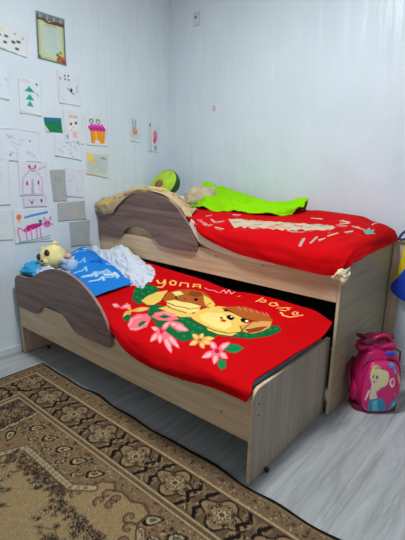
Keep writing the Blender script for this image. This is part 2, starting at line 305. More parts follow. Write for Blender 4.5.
('p',(236,196,96),[(0.371,0.8),(0.421,0.786),(0.485,0.756),(0.511,0.723),(0.467,0.713),(0.425,0.743)]),
('p',(236,196,96),[(0.277,0.557),(0.295,0.591),(0.381,0.599),(0.447,0.611),(0.479,0.619),(0.491,0.581),(0.455,0.549),(0.365,0.543)]),
('s',(90,30,14),2.0,[(0.194,0.551),(0.23,0.541),(0.248,0.565),(0.248,0.617),(0.226,0.693)]),
('s',(90,30,14),2.0,[(0.267,0.621),(0.337,0.615),(0.433,0.637),(0.463,0.697),(0.465,0.749)]),
('s',(90,30,14),1.6,[(0.279,0.553),(0.369,0.541),(0.459,0.545),(0.489,0.589)]),
('s',(90,30,14),1.6,[(0.313,0.587),(0.379,0.587),(0.447,0.597)]),
('p',(30,12,10),[(0.295,0.697),(0.297,0.691),(0.297,0.687),(0.297,0.681),(0.293,0.679),(0.291,0.677),(0.285,0.679),(0.281,0.681),(0.277,0.685),(0.275,0.689),(0.275,0.695),(0.275,0.699),(0.277,0.703),(0.281,0.705),(0.287,0.703),(0.291,0.701)]),
('p',(30,12,10),[(0.391,0.737),(0.395,0.733),(0.395,0.729),(0.395,0.723),(0.393,0.719),(0.389,0.717),(0.383,0.717),(0.379,0.719),(0.373,0.723),(0.369,0.729),(0.367,0.733),(0.367,0.739),(0.371,0.743),(0.375,0.745),(0.381,0.743),(0.385,0.743)]),
('p',(250,250,250),[(0.289,0.699),(0.291,0.697),(0.291,0.695),(0.291,0.693),(0.289,0.693),(0.289,0.691),(0.287,0.691),(0.285,0.693),(0.283,0.695),(0.283,0.695),(0.283,0.697),(0.283,0.699),(0.283,0.701),(0.285,0.701),(0.287,0.701),(0.289,0.699)]),
('p',(120,60,110),[(0.333,0.707),(0.335,0.705),(0.337,0.701),(0.337,0.697),(0.333,0.695),(0.331,0.693),(0.327,0.695),(0.323,0.695),(0.319,0.699),(0.319,0.701),(0.317,0.705),(0.317,0.709),(0.321,0.711),(0.323,0.713),(0.327,0.711),(0.331,0.709)]),
('p',(236,196,96),[(0.487,0.585),(0.469,0.651),(0.481,0.701),(0.513,0.747),(0.593,0.756),(0.655,0.745),(0.711,0.707),(0.737,0.663),(0.752,0.599),(0.711,0.555),(0.657,0.547),(0.595,0.555)]),
('p',(246,218,130),[(0.505,0.629),(0.519,0.677),(0.579,0.693),(0.647,0.677),(0.695,0.621),(0.691,0.571),(0.631,0.571),(0.563,0.587)]),
('p',(176,92,34),[(0.549,0.737),(0.583,0.766),(0.631,0.802),(0.695,0.806),(0.741,0.814),(0.786,0.786),(0.802,0.743),(0.749,0.731),(0.703,0.711),(0.643,0.721),(0.591,0.719)]),
('p',(222,160,84),[(0.719,0.645),(0.733,0.711),(0.756,0.752),(0.792,0.77),(0.824,0.711),(0.814,0.655),(0.794,0.613),(0.758,0.605)]),
('p',(140,66,26),[(0.752,0.635),(0.78,0.689),(0.808,0.719),(0.81,0.661),(0.786,0.617)]),
('p',(236,196,96),[(0.601,0.561),(0.647,0.561),(0.701,0.569),(0.749,0.587),(0.745,0.551),(0.691,0.527),(0.639,0.531)]),
('s',(90,30,14),1.8,[(0.487,0.585),(0.597,0.551),(0.669,0.545),(0.719,0.559),(0.752,0.599),(0.741,0.665),(0.733,0.711)]),
('s',(90,30,14),1.6,[(0.719,0.645),(0.762,0.607),(0.8,0.617),(0.822,0.671),(0.82,0.731)]),
('s',(90,30,14),1.4,[(0.549,0.737),(0.631,0.723),(0.703,0.711),(0.749,0.731)]),
('p',(24,10,10),[(0.663,0.685),(0.665,0.677),(0.665,0.671),(0.663,0.663),(0.657,0.661),(0.649,0.663),(0.641,0.665),(0.633,0.673),(0.627,0.679),(0.623,0.687),(0.625,0.693),(0.627,0.699),(0.633,0.701),(0.641,0.701),(0.649,0.697),(0.657,0.691)]),
('p',(250,250,250),[(0.647,0.695),(0.649,0.693),(0.649,0.691),(0.649,0.689),(0.649,0.685),(0.647,0.685),(0.645,0.685),(0.643,0.687),(0.641,0.689),(0.639,0.691),(0.639,0.693),(0.639,0.695),(0.639,0.699),(0.641,0.699),(0.643,0.699),(0.645,0.697)]),
('p',(24,10,10),[(0.721,0.701),(0.725,0.693),(0.723,0.687),(0.721,0.681),(0.715,0.679),(0.707,0.679),(0.699,0.683),(0.693,0.687),(0.687,0.695),(0.685,0.701),(0.685,0.707),(0.689,0.711),(0.697,0.713),(0.703,0.713),(0.711,0.711),(0.717,0.707)]),
('p',(245,245,245),[(0.719,0.705),(0.721,0.701),(0.723,0.697),(0.723,0.693),(0.721,0.691),(0.719,0.689),(0.717,0.689),(0.713,0.691),(0.711,0.693),(0.709,0.697),(0.707,0.701),(0.709,0.703),(0.709,0.707),(0.713,0.707),(0.715,0.707),(0.717,0.707)]),
('p',(40,20,10),[(0.599,0.725),(0.601,0.721),(0.599,0.719),(0.597,0.717),(0.593,0.715),(0.589,0.713),(0.583,0.715),(0.577,0.719),(0.573,0.723),(0.573,0.725),(0.573,0.727),(0.577,0.729),(0.581,0.731),(0.587,0.729),(0.591,0.729),(0.595,0.727)]),
('p',(220,30,20),[(0.653,0.643),(0.653,0.639),(0.653,0.635),(0.651,0.631),(0.647,0.629),(0.641,0.629),(0.635,0.631),(0.631,0.633),(0.627,0.637),(0.625,0.641),(0.627,0.645),(0.629,0.649),(0.633,0.651),(0.639,0.651),(0.643,0.651),(0.649,0.647)]),
('p',(60,10,10),[(0.623,0.659),(0.625,0.657),(0.625,0.653),(0.625,0.651),(0.623,0.649),(0.621,0.647),(0.619,0.647),(0.615,0.651),(0.613,0.653),(0.611,0.655),(0.611,0.657),(0.611,0.661),(0.613,0.663),(0.615,0.663),(0.619,0.663),(0.621,0.661)]),
('s',(244,130,130),1.4,[(0.635,0.764),(0.603,0.782)]),
('s',(244,130,130),1.4,[(0.661,0.772),(0.631,0.79)]),
('s',(244,130,130),1.4,[(0.689,0.778),(0.659,0.796)]),
('s',(244,130,130),1.4,[(0.711,0.79),(0.685,0.804)]),
('s',(244,130,130),1.4,[(0.733,0.804),(0.709,0.816)]),
('s',(244,130,130),1.4,[(0.749,0.81),(0.723,0.824)]),
('p',(222,160,84),[(0.216,0.447),(0.21,0.429),(0.216,0.409),(0.234,0.381),(0.248,0.363),(0.257,0.371),(0.259,0.389),(0.248,0.409),(0.226,0.443)]),
('p',(236,196,96),[(0.222,0.421),(0.226,0.403),(0.24,0.377),(0.251,0.371),(0.248,0.393),(0.238,0.413)]),
('p',(222,160,84),[(0.224,0.441),(0.244,0.461),(0.253,0.481),(0.255,0.511),(0.253,0.531),(0.24,0.527),(0.224,0.513),(0.218,0.489),(0.216,0.449)]),
('p',(236,196,96),[(0.236,0.469),(0.246,0.489),(0.251,0.519),(0.244,0.525),(0.23,0.507),(0.224,0.483)]),
('p',(222,160,84),[(0.22,0.449),(0.196,0.475),(0.182,0.489),(0.17,0.493),(0.162,0.493),(0.17,0.479),(0.186,0.459),(0.202,0.447),(0.222,0.441)]),
('p',(236,196,96),[(0.198,0.467),(0.184,0.481),(0.168,0.491),(0.168,0.485),(0.186,0.463),(0.2,0.455)]),
('p',(244,110,124),[(0.166,0.447),(0.146,0.461),(0.136,0.463),(0.132,0.453),(0.13,0.443),(0.142,0.431),(0.156,0.421),(0.164,0.423),(0.172,0.435)]),
('p',(252,176,176),[(0.15,0.451),(0.14,0.453),(0.134,0.445),(0.138,0.437),(0.152,0.429),(0.16,0.433)]),
('p',(244,110,124),[(0.178,0.429),(0.192,0.439),(0.194,0.455),(0.19,0.475),(0.184,0.493),(0.176,0.493),(0.168,0.483),(0.166,0.467),(0.172,0.437)]),
('p',(252,176,176),[(0.184,0.447),(0.188,0.461),(0.186,0.483),(0.182,0.487),(0.174,0.477),(0.172,0.461)]),
('p',(16,100,52),[(0.246,0.359),(0.232,0.413),(0.275,0.407),(0.289,0.343)]),
('p',(244,110,124),[(0.317,0.327),(0.267,0.391),(0.255,0.445),(0.277,0.481),(0.331,0.461),(0.421,0.391),(0.413,0.329),(0.371,0.307)]),
('p',(16,100,52),[(0.345,0.381),(0.325,0.415),(0.345,0.425),(0.397,0.389),(0.391,0.363)]),
('s',(252,176,176),3.0,[(0.331,0.329),(0.283,0.389),(0.279,0.445)]),
('s',(252,176,176),3.0,[(0.365,0.321),(0.401,0.357),(0.371,0.413)]),
('p',(244,110,124),[(0.319,0.469),(0.295,0.515),(0.327,0.547),(0.411,0.555),(0.465,0.533),(0.451,0.491),(0.389,0.467)]),
('p',(16,100,52),[(0.355,0.487),(0.359,0.521),(0.415,0.527),(0.405,0.497)]),
('s',(252,176,176),2.4,[(0.319,0.499),(0.345,0.539),(0.429,0.541)]),
('p',(244,110,124),[(0.459,0.471),(0.513,0.461),(0.549,0.457),(0.573,0.467),(0.583,0.479),(0.549,0.499),(0.505,0.517),(0.477,0.509),(0.445,0.487)]),
('p',(252,176,176),[(0.503,0.473),(0.537,0.471),(0.571,0.475),(0.561,0.489),(0.513,0.503),(0.487,0.495)]),
('p',(244,110,124),[(0.457,0.473),(0.489,0.463),(0.503,0.465),(0.507,0.477),(0.509,0.487),(0.493,0.495),(0.471,0.503),(0.459,0.499),(0.447,0.485)]),
('p',(252,176,176),[(0.481,0.473),(0.495,0.473),(0.505,0.483),(0.499,0.491),(0.479,0.493),(0.467,0.489)]),
('p',(16,100,52),[(0.419,0.433),(0.407,0.467),(0.465,0.437),(0.475,0.411)]),
('p',(244,110,124),[(0.489,0.407),(0.491,0.381),(0.499,0.359),(0.519,0.331),(0.531,0.311),(0.537,0.325),(0.539,0.349),(0.527,0.373),(0.499,0.407)]),
('p',(252,176,176),[(0.501,0.379),(0.509,0.357),(0.525,0.325),(0.533,0.323),(0.531,0.351),(0.517,0.375)]),
('p',(244,110,124),[(0.491,0.405),(0.517,0.375),(0.535,0.357),(0.559,0.341),(0.573,0.335),(0.567,0.351),(0.555,0.373),(0.531,0.391),(0.497,0.409)]),
('p',(252,176,176),[(0.519,0.381),(0.539,0.361),(0.563,0.343),(0.567,0.345),(0.549,0.371),(0.527,0.387)]),
('p',(244,110,124),[(0.509,0.407),(0.567,0.363),(0.601,0.333),(0.633,0.307),(0.649,0.295),(0.637,0.327),(0.609,0.365),(0.571,0.389),(0.509,0.415)]),
('p',(252,176,176),[(0.567,0.371),(0.603,0.339),(0.637,0.309),(0.639,0.317),(0.607,0.357),(0.569,0.383)]),
('p',(244,110,124),[(0.507,0.415),(0.569,0.383),(0.609,0.363),(0.639,0.355),(0.657,0.351),(0.635,0.373),(0.599,0.399),(0.557,0.415),(0.503,0.423)]),
('p',(252,176,176),[(0.567,0.391),(0.607,0.371),(0.641,0.359),(0.641,0.365),(0.601,0.391),(0.561,0.407)]),
('p',(244,110,124),[(0.501,0.409),(0.499,0.433),(0.489,0.453),(0.469,0.475),(0.451,0.491),(0.447,0.481),(0.449,0.461),(0.465,0.439),(0.493,0.411)]),
('p',(252,176,176),[(0.489,0.435),(0.481,0.453),(0.461,0.479),(0.453,0.481),(0.459,0.459),(0.475,0.437)]),
('p',(244,110,124),[(0.491,0.411),(0.463,0.419),(0.447,0.419),(0.437,0.411),(0.437,0.401),(0.453,0.395),(0.475,0.389),(0.487,0.391),(0.497,0.403)]),
('p',(252,176,176),[(0.469,0.411),(0.455,0.411),(0.441,0.405),(0.447,0.399),(0.469,0.395),(0.481,0.399)]),
('p',(210,30,60),[(0.507,0.415),(0.511,0.411),(0.515,0.407),(0.515,0.403),(0.515,0.399),(0.511,0.397),(0.507,0.397),(0.501,0.399),(0.495,0.403),(0.491,0.407),(0.489,0.411),(0.487,0.415),(0.489,0.419),(0.491,0.421),(0.495,0.421),(0.501,0.419)]),
('p',(222,160,84),[(0.667,0.449),(0.653,0.439),(0.651,0.427),(0.659,0.407),(0.667,0.393),(0.677,0.393),(0.687,0.399),(0.685,0.415),(0.675,0.443)]),
('p',(246,200,110),[(0.661,0.433),(0.659,0.421),(0.663,0.403),(0.671,0.395),(0.679,0.405),(0.677,0.421)]),
('p',(222,160,84),[(0.669,0.449),(0.643,0.469),(0.627,0.477),(0.617,0.473),(0.611,0.467),(0.625,0.455),(0.643,0.441),(0.657,0.437),(0.673,0.441)]),
('p',(246,200,110),[(0.647,0.461),(0.631,0.469),(0.617,0.467),(0.621,0.461),(0.641,0.449),(0.653,0.447)]),
('p',(222,160,84),[(0.675,0.445),(0.673,0.461),(0.665,0.475),(0.651,0.489),(0.639,0.499),(0.637,0.491),(0.639,0.477),(0.647,0.465),(0.667,0.447)]),
('p',(246,200,110),[(0.665,0.463),(0.659,0.475),(0.647,0.491),(0.641,0.491),(0.645,0.477),(0.655,0.463)]),
('p',(222,160,84),[(0.675,0.441),(0.697,0.447),(0.705,0.457),(0.705,0.477),(0.703,0.493),(0.691,0.493),(0.673,0.491),(0.667,0.477),(0.667,0.449)]),
('p',(246,200,110),[(0.689,0.455),(0.699,0.463),(0.701,0.485),(0.695,0.491),(0.681,0.483),(0.675,0.469)]),
('p',(222,160,84),[(0.669,0.443),(0.691,0.419),(0.707,0.405),(0.721,0.401),(0.729,0.403),(0.721,0.415),(0.707,0.431),(0.693,0.441),(0.671,0.449)]),
('p',(246,200,110),[(0.691,0.425),(0.707,0.411),(0.723,0.405),(0.723,0.409),(0.707,0.425),(0.693,0.433)]),
('p',(222,160,84),[(0.673,0.441),(0.701,0.429),(0.715,0.431),(0.723,0.441),(0.725,0.451),(0.711,0.457),(0.693,0.465),(0.679,0.463),(0.667,0.451)]),
('p',(246,200,110),[(0.695,0.439),(0.711,0.437),(0.721,0.445),(0.717,0.453),(0.697,0.457),(0.685,0.453)]),
('p',(170,90,40),[(0.677,0.449),(0.679,0.445),(0.681,0.441),(0.681,0.439),(0.679,0.437),(0.677,0.435),(0.673,0.435),(0.669,0.437),(0.665,0.441),(0.661,0.447),(0.661,0.449),(0.661,0.453),(0.661,0.457),(0.665,0.457),(0.669,0.455),(0.673,0.453)]),
('p',(244,110,124),[(0.772,0.427),(0.754,0.411),(0.749,0.393),(0.758,0.363),(0.764,0.343),(0.776,0.349),(0.79,0.363),(0.792,0.383),(0.784,0.419)]),
('p',(252,176,176),[(0.764,0.403),(0.76,0.385),(0.762,0.357),(0.77,0.351),(0.782,0.369),(0.782,0.391)]),
('p',(244,110,124),[(0.774,0.423),(0.788,0.391),(0.802,0.367),(0.82,0.349),(0.832,0.337),(0.832,0.355),(0.828,0.377),(0.814,0.395),(0.782,0.423)]),
('p',(252,176,176),[(0.796,0.391),(0.808,0.369),(0.826,0.347),(0.83,0.349),(0.822,0.375),(0.806,0.395)]),
('p',(244,110,124),[(0.78,0.419),(0.812,0.399),(0.83,0.393),(0.842,0.399),(0.848,0.407),(0.836,0.417),(0.816,0.431),(0.798,0.433),(0.776,0.429)]),
('p',(252,176,176),[(0.808,0.409),(0.826,0.401),(0.842,0.405),(0.84,0.411),(0.82,0.421),(0.802,0.423)]),
('p',(244,110,124),[(0.782,0.421),(0.796,0.439),(0.796,0.457),(0.784,0.485),(0.772,0.505),(0.762,0.499),(0.752,0.483),(0.756,0.461),(0.772,0.427)]),
('p',(252,176,176),[(0.784,0.445),(0.786,0.463),(0.776,0.491),(0.768,0.497),(0.762,0.477),(0.766,0.455)]),
('p',(244,110,124),[(0.778,0.427),(0.749,0.453),(0.729,0.465),(0.713,0.465),(0.703,0.463),(0.717,0.447),(0.735,0.429),(0.752,0.423),(0.778,0.419)]),
('p',(252,176,176),[(0.749,0.445),(0.731,0.457),(0.713,0.461),(0.713,0.453),(0.733,0.437),(0.752,0.431)]),
('p',(200,20,50),[(0.786,0.429),(0.792,0.423),(0.794,0.417),(0.794,0.413),(0.792,0.409),(0.786,0.409),(0.78,0.411),(0.774,0.413),(0.768,0.419),(0.764,0.423),(0.762,0.429),(0.762,0.433),(0.764,0.437),(0.768,0.439),(0.774,0.437),(0.782,0.433)]),
('p',(22,130,72),[(0.79,0.449),(0.782,0.491),(0.804,0.509),(0.844,0.503),(0.844,0.455),(0.818,0.441)]),
('p',(22,130,72),[(0.838,0.353),(0.826,0.393),(0.852,0.391),(0.878,0.351),(0.87,0.325)]),
('s',(16,100,52),1.4,[(0.796,0.447),(0.838,0.499)]),
('s',(246,200,110),4,[(0.128,0.796),(0.15,0.772),(0.16,0.788),(0.148,0.83)]),
('s',(246,200,110),4,[(0.148,0.83),(0.172,0.784),(0.182,0.739),(0.166,0.733)]),
('s',(246,200,110),4,[(0.176,0.824),(0.176,0.856),(0.196,0.846),(0.21,0.806),(0.196,0.794),(0.176,0.824)]),
('s',(246,200,110),4,[(0.232,0.812),(0.218,0.856),(0.23,0.862),(0.246,0.876),(0.265,0.832)]),
('s',(246,200,110),4,[(0.283,0.852),(0.273,0.894),(0.299,0.914),(0.317,0.866)]),
('s',(246,200,110),3,[(0.283,0.868),(0.309,0.886)]),
('s',(246,200,200),2.2,[(0.335,0.89),(0.361,0.884),(0.383,0.9),(0.411,0.886)]),
('s',(246,200,200),2.2,[(0.419,0.894),(0.411,0.966),(0.445,0.91),(0.423,1.0),(0.467,0.922),(0.461,0.982)]),
('s',(246,200,110),3,[(0.521,0.892),(0.525,0.906)]),
('s',(246,200,110),3.4,[(0.623,0.89),(0.617,0.924),(0.607,0.972)]),
('s',(246,200,110),3.0,[(0.625,0.912),(0.645,0.908),(0.649,0.926),(0.635,0.948),(0.623,0.936)]),
('s',(246,200,110),3.0,[(0.677,0.914),(0.669,0.944),(0.681,0.954),(0.699,0.942),(0.705,0.912),(0.689,0.908),(0.677,0.914)]),
('s',(246,200,110),3.0,[(0.683,0.958),(0.713,0.928)]),
('s',(246,200,110),3.0,[(0.727,0.9),(0.731,0.918),(0.743,0.924)]),
('s',(246,200,110),3.4,[(0.747,0.894),(0.768,0.902),(0.768,0.928),(0.749,0.942),(0.741,0.928)]),
('s',(246,200,110),2.6,[(0.749,0.942),(0.76,0.954)]),
('s',(246,200,110),3.6,[(0.766,0.872),(0.796,0.846),(0.822,0.848),(0.834,0.87),(0.84,0.894),(0.846,0.912)]),
('s',(246,200,110),3.0,[(0.804,0.898),(0.798,0.922),(0.812,0.924),(0.828,0.898),(0.822,0.884),(0.804,0.898)])]
PAINT_UP = [
('p',(196,178,150),[(0.263,0.507),(0.277,0.511),(0.287,0.521),(0.299,0.529),(0.311,0.535),(0.327,0.533),(0.337,0.541),(0.347,0.549),(0.353,0.563),(0.367,0.565),(0.375,0.577),(0.395,0.567),(0.411,0.565),(0.421,0.571),(0.435,0.571),(0.449,0.571),(0.455,0.585),(0.469,0.583),(0.483,0.581),(0.491,0.591),(0.505,0.587),(0.513,0.595),(0.525,0.593),(0.529,0.611),(0.535,0.623),(0.549,0.613),(0.557,0.619),(0.563,0.631),(0.569,0.645),(0.579,0.647),(0.591,0.643),(0.597,0.657),(0.611,0.651),(0.621,0.659),(0.641,0.613),(0.637,0.591),(0.625,0.589),(0.623,0.563),(0.613,0.557),(0.601,0.559),(0.595,0.547),(0.587,0.539),(0.581,0.527),(0.577,0.511),(0.561,0.529),(0.557,0.511),(0.553,0.495),(0.543,0.495),(0.537,0.483),(0.523,0.493),(0.521,0.471),(0.509,0.475),(0.493,0.485),(0.491,0.461),(0.475,0.469),(0.463,0.467),(0.457,0.453),(0.441,0.459),(0.429,0.455),(0.427,0.431),(0.411,0.435),(0.387,0.453),(0.387,0.425),(0.361,0.447),(0.355,0.431),(0.351,0.411)]),
('s',(150,140,120),1.489149195900818,[(0.521,0.557),(0.533,0.549),(0.537,0.555)]),
('s',(150,140,120),1.647194164871486,[(0.557,0.621),(0.567,0.619),(0.575,0.625)]),
('s',(214,206,184),1.2185409264406066,[(0.551,0.581),(0.561,0.579),(0.567,0.589)]),
('s',(150,140,120),1.467937500793377,[(0.645,0.549),(0.657,0.549),(0.667,0.561)]),
('s',(150,140,120),1.8944523200618582,[(0.561,0.481),(0.571,0.491),(0.579,0.507)]),
('s',(120,160,150),1.973572888745144,[(0.551,0.481),(0.559,0.477),(0.557,0.493)]),
('s',(120,160,150),1.6916940262602216,[(0.619,0.571),(0.629,0.573),(0.637,0.587)]),
('s',(190,20,30),1.6778756906294323,[(0.511,0.583),(0.521,0.579),(0.527,0.583)]),
('s',(190,20,30),1.6519838504470323,[(0.523,0.563),(0.539,0.559),(0.545,0.571)]),
('s',(200,50,50),2.031427066029599,[(0.465,0.537),(0.479,0.537),(0.485,0.555)]),
('s',(190,20,30),1.2856434274433242,[(0.485,0.521),(0.493,0.519),(0.503,0.521)]),
('s',(190,20,30),1.6330334912499644,[(0.641,0.565),(0.657,0.575),(0.679,0.579)]),
('s',(214,206,184),1.7254230403012492,[(0.351,0.491),(0.371,0.495),(0.375,0.521)]),
('s',(214,206,184),1.9572910436727016,[(0.533,0.479),(0.543,0.477),(0.553,0.473)]),
('s',(120,160,150),1.7510588426145444,[(0.477,0.579),(0.493,0.581),(0.505,0.585)]),
('s',(200,50,50),1.212253158091541,[(0.383,0.461),(0.399,0.457),(0.405,0.469)]),
('s',(190,20,30),2.122278843455644,[(0.393,0.495),(0.411,0.499),(0.419,0.513)]),
('s',(200,50,50),1.9501132550892584,[(0.389,0.413),(0.395,0.409),(0.403,0.409)]),
('s',(120,160,150),1.2131146181743089,[(0.583,0.523),(0.591,0.523),(0.593,0.531)]),
('s',(190,20,30),1.3171193661261484,[(0.529,0.503),(0.539,0.507),(0.547,0.505)]),
('s',(200,50,50),1.6636300118888263,[(0.339,0.527),(0.343,0.529),(0.345,0.543)]),
('s',(120,160,150),1.8268695654760994,[(0.559,0.485),(0.569,0.487),(0.575,0.491)]),
('s',(120,160,150),1.3604663664095982,[(0.537,0.475),(0.551,0.475),(0.557,0.491)]),
('s',(150,140,120),2.069743964899059,[(0.405,0.465),(0.417,0.461),(0.433,0.461)]),
('s',(120,160,150),1.8203347725289776,[(0.309,0.471),(0.317,0.469),(0.319,0.485)]),
('s',(150,140,120),2.121110498638915,[(0.587,0.643),(0.597,0.645),(0.609,0.645)]),
('s',(120,160,150),1.9196580543311705,[(0.373,0.561),(0.395,0.551),(0.399,0.565)]),
('s',(214,206,184),2.173572587430208,[(0.525,0.581),(0.531,0.587),(0.541,0.585)]),
('s',(214,206,184),1.7719036785595286,[(0.543,0.505),(0.549,0.503),(0.553,0.499)]),
('s',(200,50,50),1.2112874453861875,[(0.355,0.399),(0.369,0.399),(0.383,0.403)]),
('s',(190,20,30),1.6044201879763893,[(0.561,0.565),(0.569,0.571),(0.573,0.593)]),
('s',(200,50,50),1.6782223785003105,[(0.629,0.569),(0.643,0.575),(0.649,0.583)]),
('s',(214,206,184),1.6529511299412207,[(0.559,0.587),(0.571,0.587),(0.581,0.589)]),
('s',(214,206,184),2.044233945276107,[(0.595,0.581),(0.603,0.579),(0.609,0.593)]),
('s',(214,206,184),1.7944777354801877,[(0.619,0.613),(0.631,0.611),(0.639,0.637)]),
('s',(190,20,30),1.933459495661121,[(0.461,0.491),(0.471,0.493),(0.483,0.489)]),
('s',(120,160,150),1.4523400524339725,[(0.347,0.447),(0.359,0.445),(0.369,0.457)]),
('s',(190,20,30),1.7040965625514342,[(0.583,0.631),(0.591,0.627),(0.599,0.625)]),
('s',(190,20,30),1.509227588368949,[(0.543,0.555),(0.549,0.555),(0.549,0.565)]),
('s',(200,50,50),2.1213427830553115,[(0.573,0.505),(0.579,0.503),(0.587,0.505)]),
('s',(120,160,150),1.318713371686259,[(0.307,0.479),(0.325,0.481),(0.335,0.499)]),
('s',(150,140,120),2.0987214393499887,[(0.309,0.485),(0.323,0.485),(0.329,0.493)]),
('s',(120,160,150),1.5515696187740726,[(0.421,0.441),(0.433,0.441),(0.445,0.443)]),
('s',(200,50,50),2.1182519066644696,[(0.461,0.513),(0.475,0.515),(0.475,0.539)]),
('s',(200,50,50),1.6112450528086644,[(0.507,0.509),(0.519,0.509),(0.529,0.515)]),
('s',(214,206,184),1.271555766863025,[(0.529,0.499),(0.535,0.503),(0.543,0.511)]),
('s',(206,194,170),2.6,[(0.02,0.407),(0.07,0.391)]),
('s',(110,168,156),2.0,[(0.03,0.371),(0.072,0.345)]),
('s',(206,194,170),2.6,[(0.074,0.347),(0.132,0.387)]),
('s',(110,168,156),2.0,[(0.086,0.317),(0.13,0.361)]),
('s',(206,194,170),2.6,[(0.128,0.357),(0.214,0.369)]),
('s',(110,168,156),2.0,[(0.144,0.343),(0.216,0.349)]),
('s',(206,194,170),2.6,[(0.104,0.497),(0.126,0.525)]),
('s',(110,168,156),2.0,[(0.118,0.475),(0.134,0.499)]),
('s',(206,194,170),2.6,[(0.188,0.339),(0.253,0.379)]),
('s',(110,168,156),2.0,[(0.204,0.329),(0.251,0.361)]),
('s',(206,194,170),2.6,[(0.18,0.445),(0.244,0.427)]),
('s',(110,168,156),2.0,[(0.198,0.433),(0.248,0.413)]),
('s',(206,194,170),2.6,[(0.248,0.431),(0.267,0.467)]),
('s',(110,168,156),2.0,[(0.261,0.419),(0.271,0.449)]),
('s',(206,194,170),2.6,[(0.281,0.361),(0.317,0.369)]),
('s',(110,168,156),2.0,[(0.289,0.349),(0.317,0.349)]),
('s',(206,194,170),2.6,[(0.044,0.259),(0.102,0.164)]),
('s',(110,168,156),2.0,[(0.058,0.244),(0.11,0.152)]),
('s',(206,194,170),2.6,[(0.238,0.577),(0.271,0.589)]),
('s',(110,168,156),2.0,[(0.251,0.565),(0.275,0.571)]),
('s',(206,194,170),2.6,[(0.619,0.743),(0.657,0.758)]),
('s',(110,168,156),2.0,[(0.625,0.729),(0.653,0.739)]),
('s',(206,194,170),2.6,[(0.627,0.679),(0.671,0.691)]),
('s',(110,168,156),2.0,[(0.637,0.659),(0.669,0.669)]),
('s',(206,194,170),2.6,[(0.709,0.603),(0.729,0.645)]),
('s',(110,168,156),2.0,[(0.717,0.595),(0.729,0.629)]),
('s',(206,194,170),2.6,[(0.651,0.441),(0.661,0.481)]),
('s',(110,168,156),2.0,[(0.657,0.431),(0.661,0.467)]),
('s',(206,194,170),2.6,[(0.693,0.705),(0.735,0.725)]),
('s',(110,168,156),2.0,[(0.701,0.693),(0.733,0.705)]),
('s',(206,204,190),3.4,[(0.609,0.347),(0.599,0.431)]),
('s',(110,168,156),2.0,[(0.609,0.347),(0.599,0.431)]),
('s',(206,204,190),3.4,[(0.635,0.393),(0.633,0.465)]),
('s',(110,168,156),2.0,[(0.635,0.393),(0.633,0.465)]),
('p',(110,168,156),[(0.749,0.721),(0.782,0.711),(0.778,0.764),(0.804,0.737),(0.82,0.766),(0.826,0.723),(0.854,0.723),(0.826,0.683),(0.812,0.655),(0.786,0.675)]),
('s',(226,206,180),3.0,[(0.627,0.758),(0.657,0.741)]),
('s',(226,206,180),3.0,[(0.633,0.701),(0.667,0.741)]),
('s',(226,206,180),3.0,[(0.772,0.826),(0.743,1.0)]),
('s',(226,206,180),3.0,[(0.661,0.513),(0.681,0.571)]),
('s',(226,206,180),3.0,[(0.719,0.703),(0.758,0.705)]),
('s',(226,206,180),3.0,[(0.705,0.599),(0.725,0.641)]),
('s',(226,206,180),3.0,[(0.525,0.719),(0.557,0.727)]),
('s',(196,40,50),2.0,[(0.723,0.515),(0.737,0.619),(0.806,0.615),(0.858,0.661)]),
('s',(196,40,50),2.0,[(0.593,0.703),(0.627,0.786),(0.709,0.818),(0.804,0.784)])]
# ------------------------------------------------------------------ materials
M = {}
M['wall'], nt, b = principled('wall_paint', 0.36, 0.4)
f = noise(nt, coords(nt, (1, 1, 1)), 3.0, 3)
o_ = ramp(nt, f, [(0.3, (213, 224, 232)), (0.7, (221, 230, 238))]); nt.links.new(o_, b.inputs['Base Color'])
f = noise(nt, coords(nt, (7, 7, 1.2), (0, 0.30, 0)), 1.8, 4, 0.5); bump(nt, b, f, 0.45, 0.03)
M['ceiling'] = plain('ceiling_paint', (225, 226, 224), 0.9, var=0.02)
M['trim'] = plain('white_trim', (205, 208, 212), 0.45, var=0.03)
# laminate planks running in depth
m, nt, b = principled('pale_laminate', 0.26, 0.5); M['floor'] = m
br = nt.nodes.new('ShaderNodeTexBrick'); br.inputs['Scale'].default_value = 1.0
br.inputs['Brick Width'].default_value = 1.28; br.inputs['Row Height'].default_value = 0.19; br.inputs['Mortar Size'].default_value = 0.0012
br.inputs['Color1'].default_value = (0.45, 0.45, 0.45, 1); br.inputs['Color2'].default_value = (0.6, 0.6, 0.6, 1); br.inputs['Mortar'].default_value = (0.1, 0.1, 0.1, 1)
nt.links.new(coords(nt, (1, 1, 1), (0, 0, math.pi / 2)), br.inputs['Vector'])
f = noise(nt, coords(nt, (16, 1.5, 1)), 1.3, 7, 0.66, 1.0)
mx = nt.nodes.new('ShaderNodeMix'); mx.data_type = 'RGBA'; mx.blend_type = 'MULTIPLY'; mx.inputs[0].default_value = 0.5
o_ = ramp(nt, f, [(0.3, (146, 146, 145)), (0.5, (172, 174, 175)), (0.7, (190, 193, 194))])
nt.links.new(o_, mx.inputs[6]); g = ramp(nt, br.outputs['Color'], [(0.0, (120, 120, 120)), (0.45, (235, 235, 235)), (0.6, (255, 255, 255))]); nt.links.new(g, mx.inputs[7])
nt.links.new(mx.outputs[2], b.inputs['Base Color'])
M['maple'] = wood('pale_maple_board', (188, 156, 118), (210, 180, 144), (224, 200, 166), 0)
M['maple_v'] = wood('pale_maple_upright', (176, 150, 122), (200, 174, 146), (216, 194, 168), 2)
M['end_v'] = wood('grey_beige_end_panel', (160, 143, 124), (174, 157, 137), (188, 172, 152), 2)
M['end_y'] = wood('grey_beige_cross_grain', (156, 138, 108), (168, 150, 118), (182, 164, 132), 1)
M['walnut'] = wood('dark_ash_board', (92, 70, 64), (118, 93, 84), (142, 116, 104), 0)
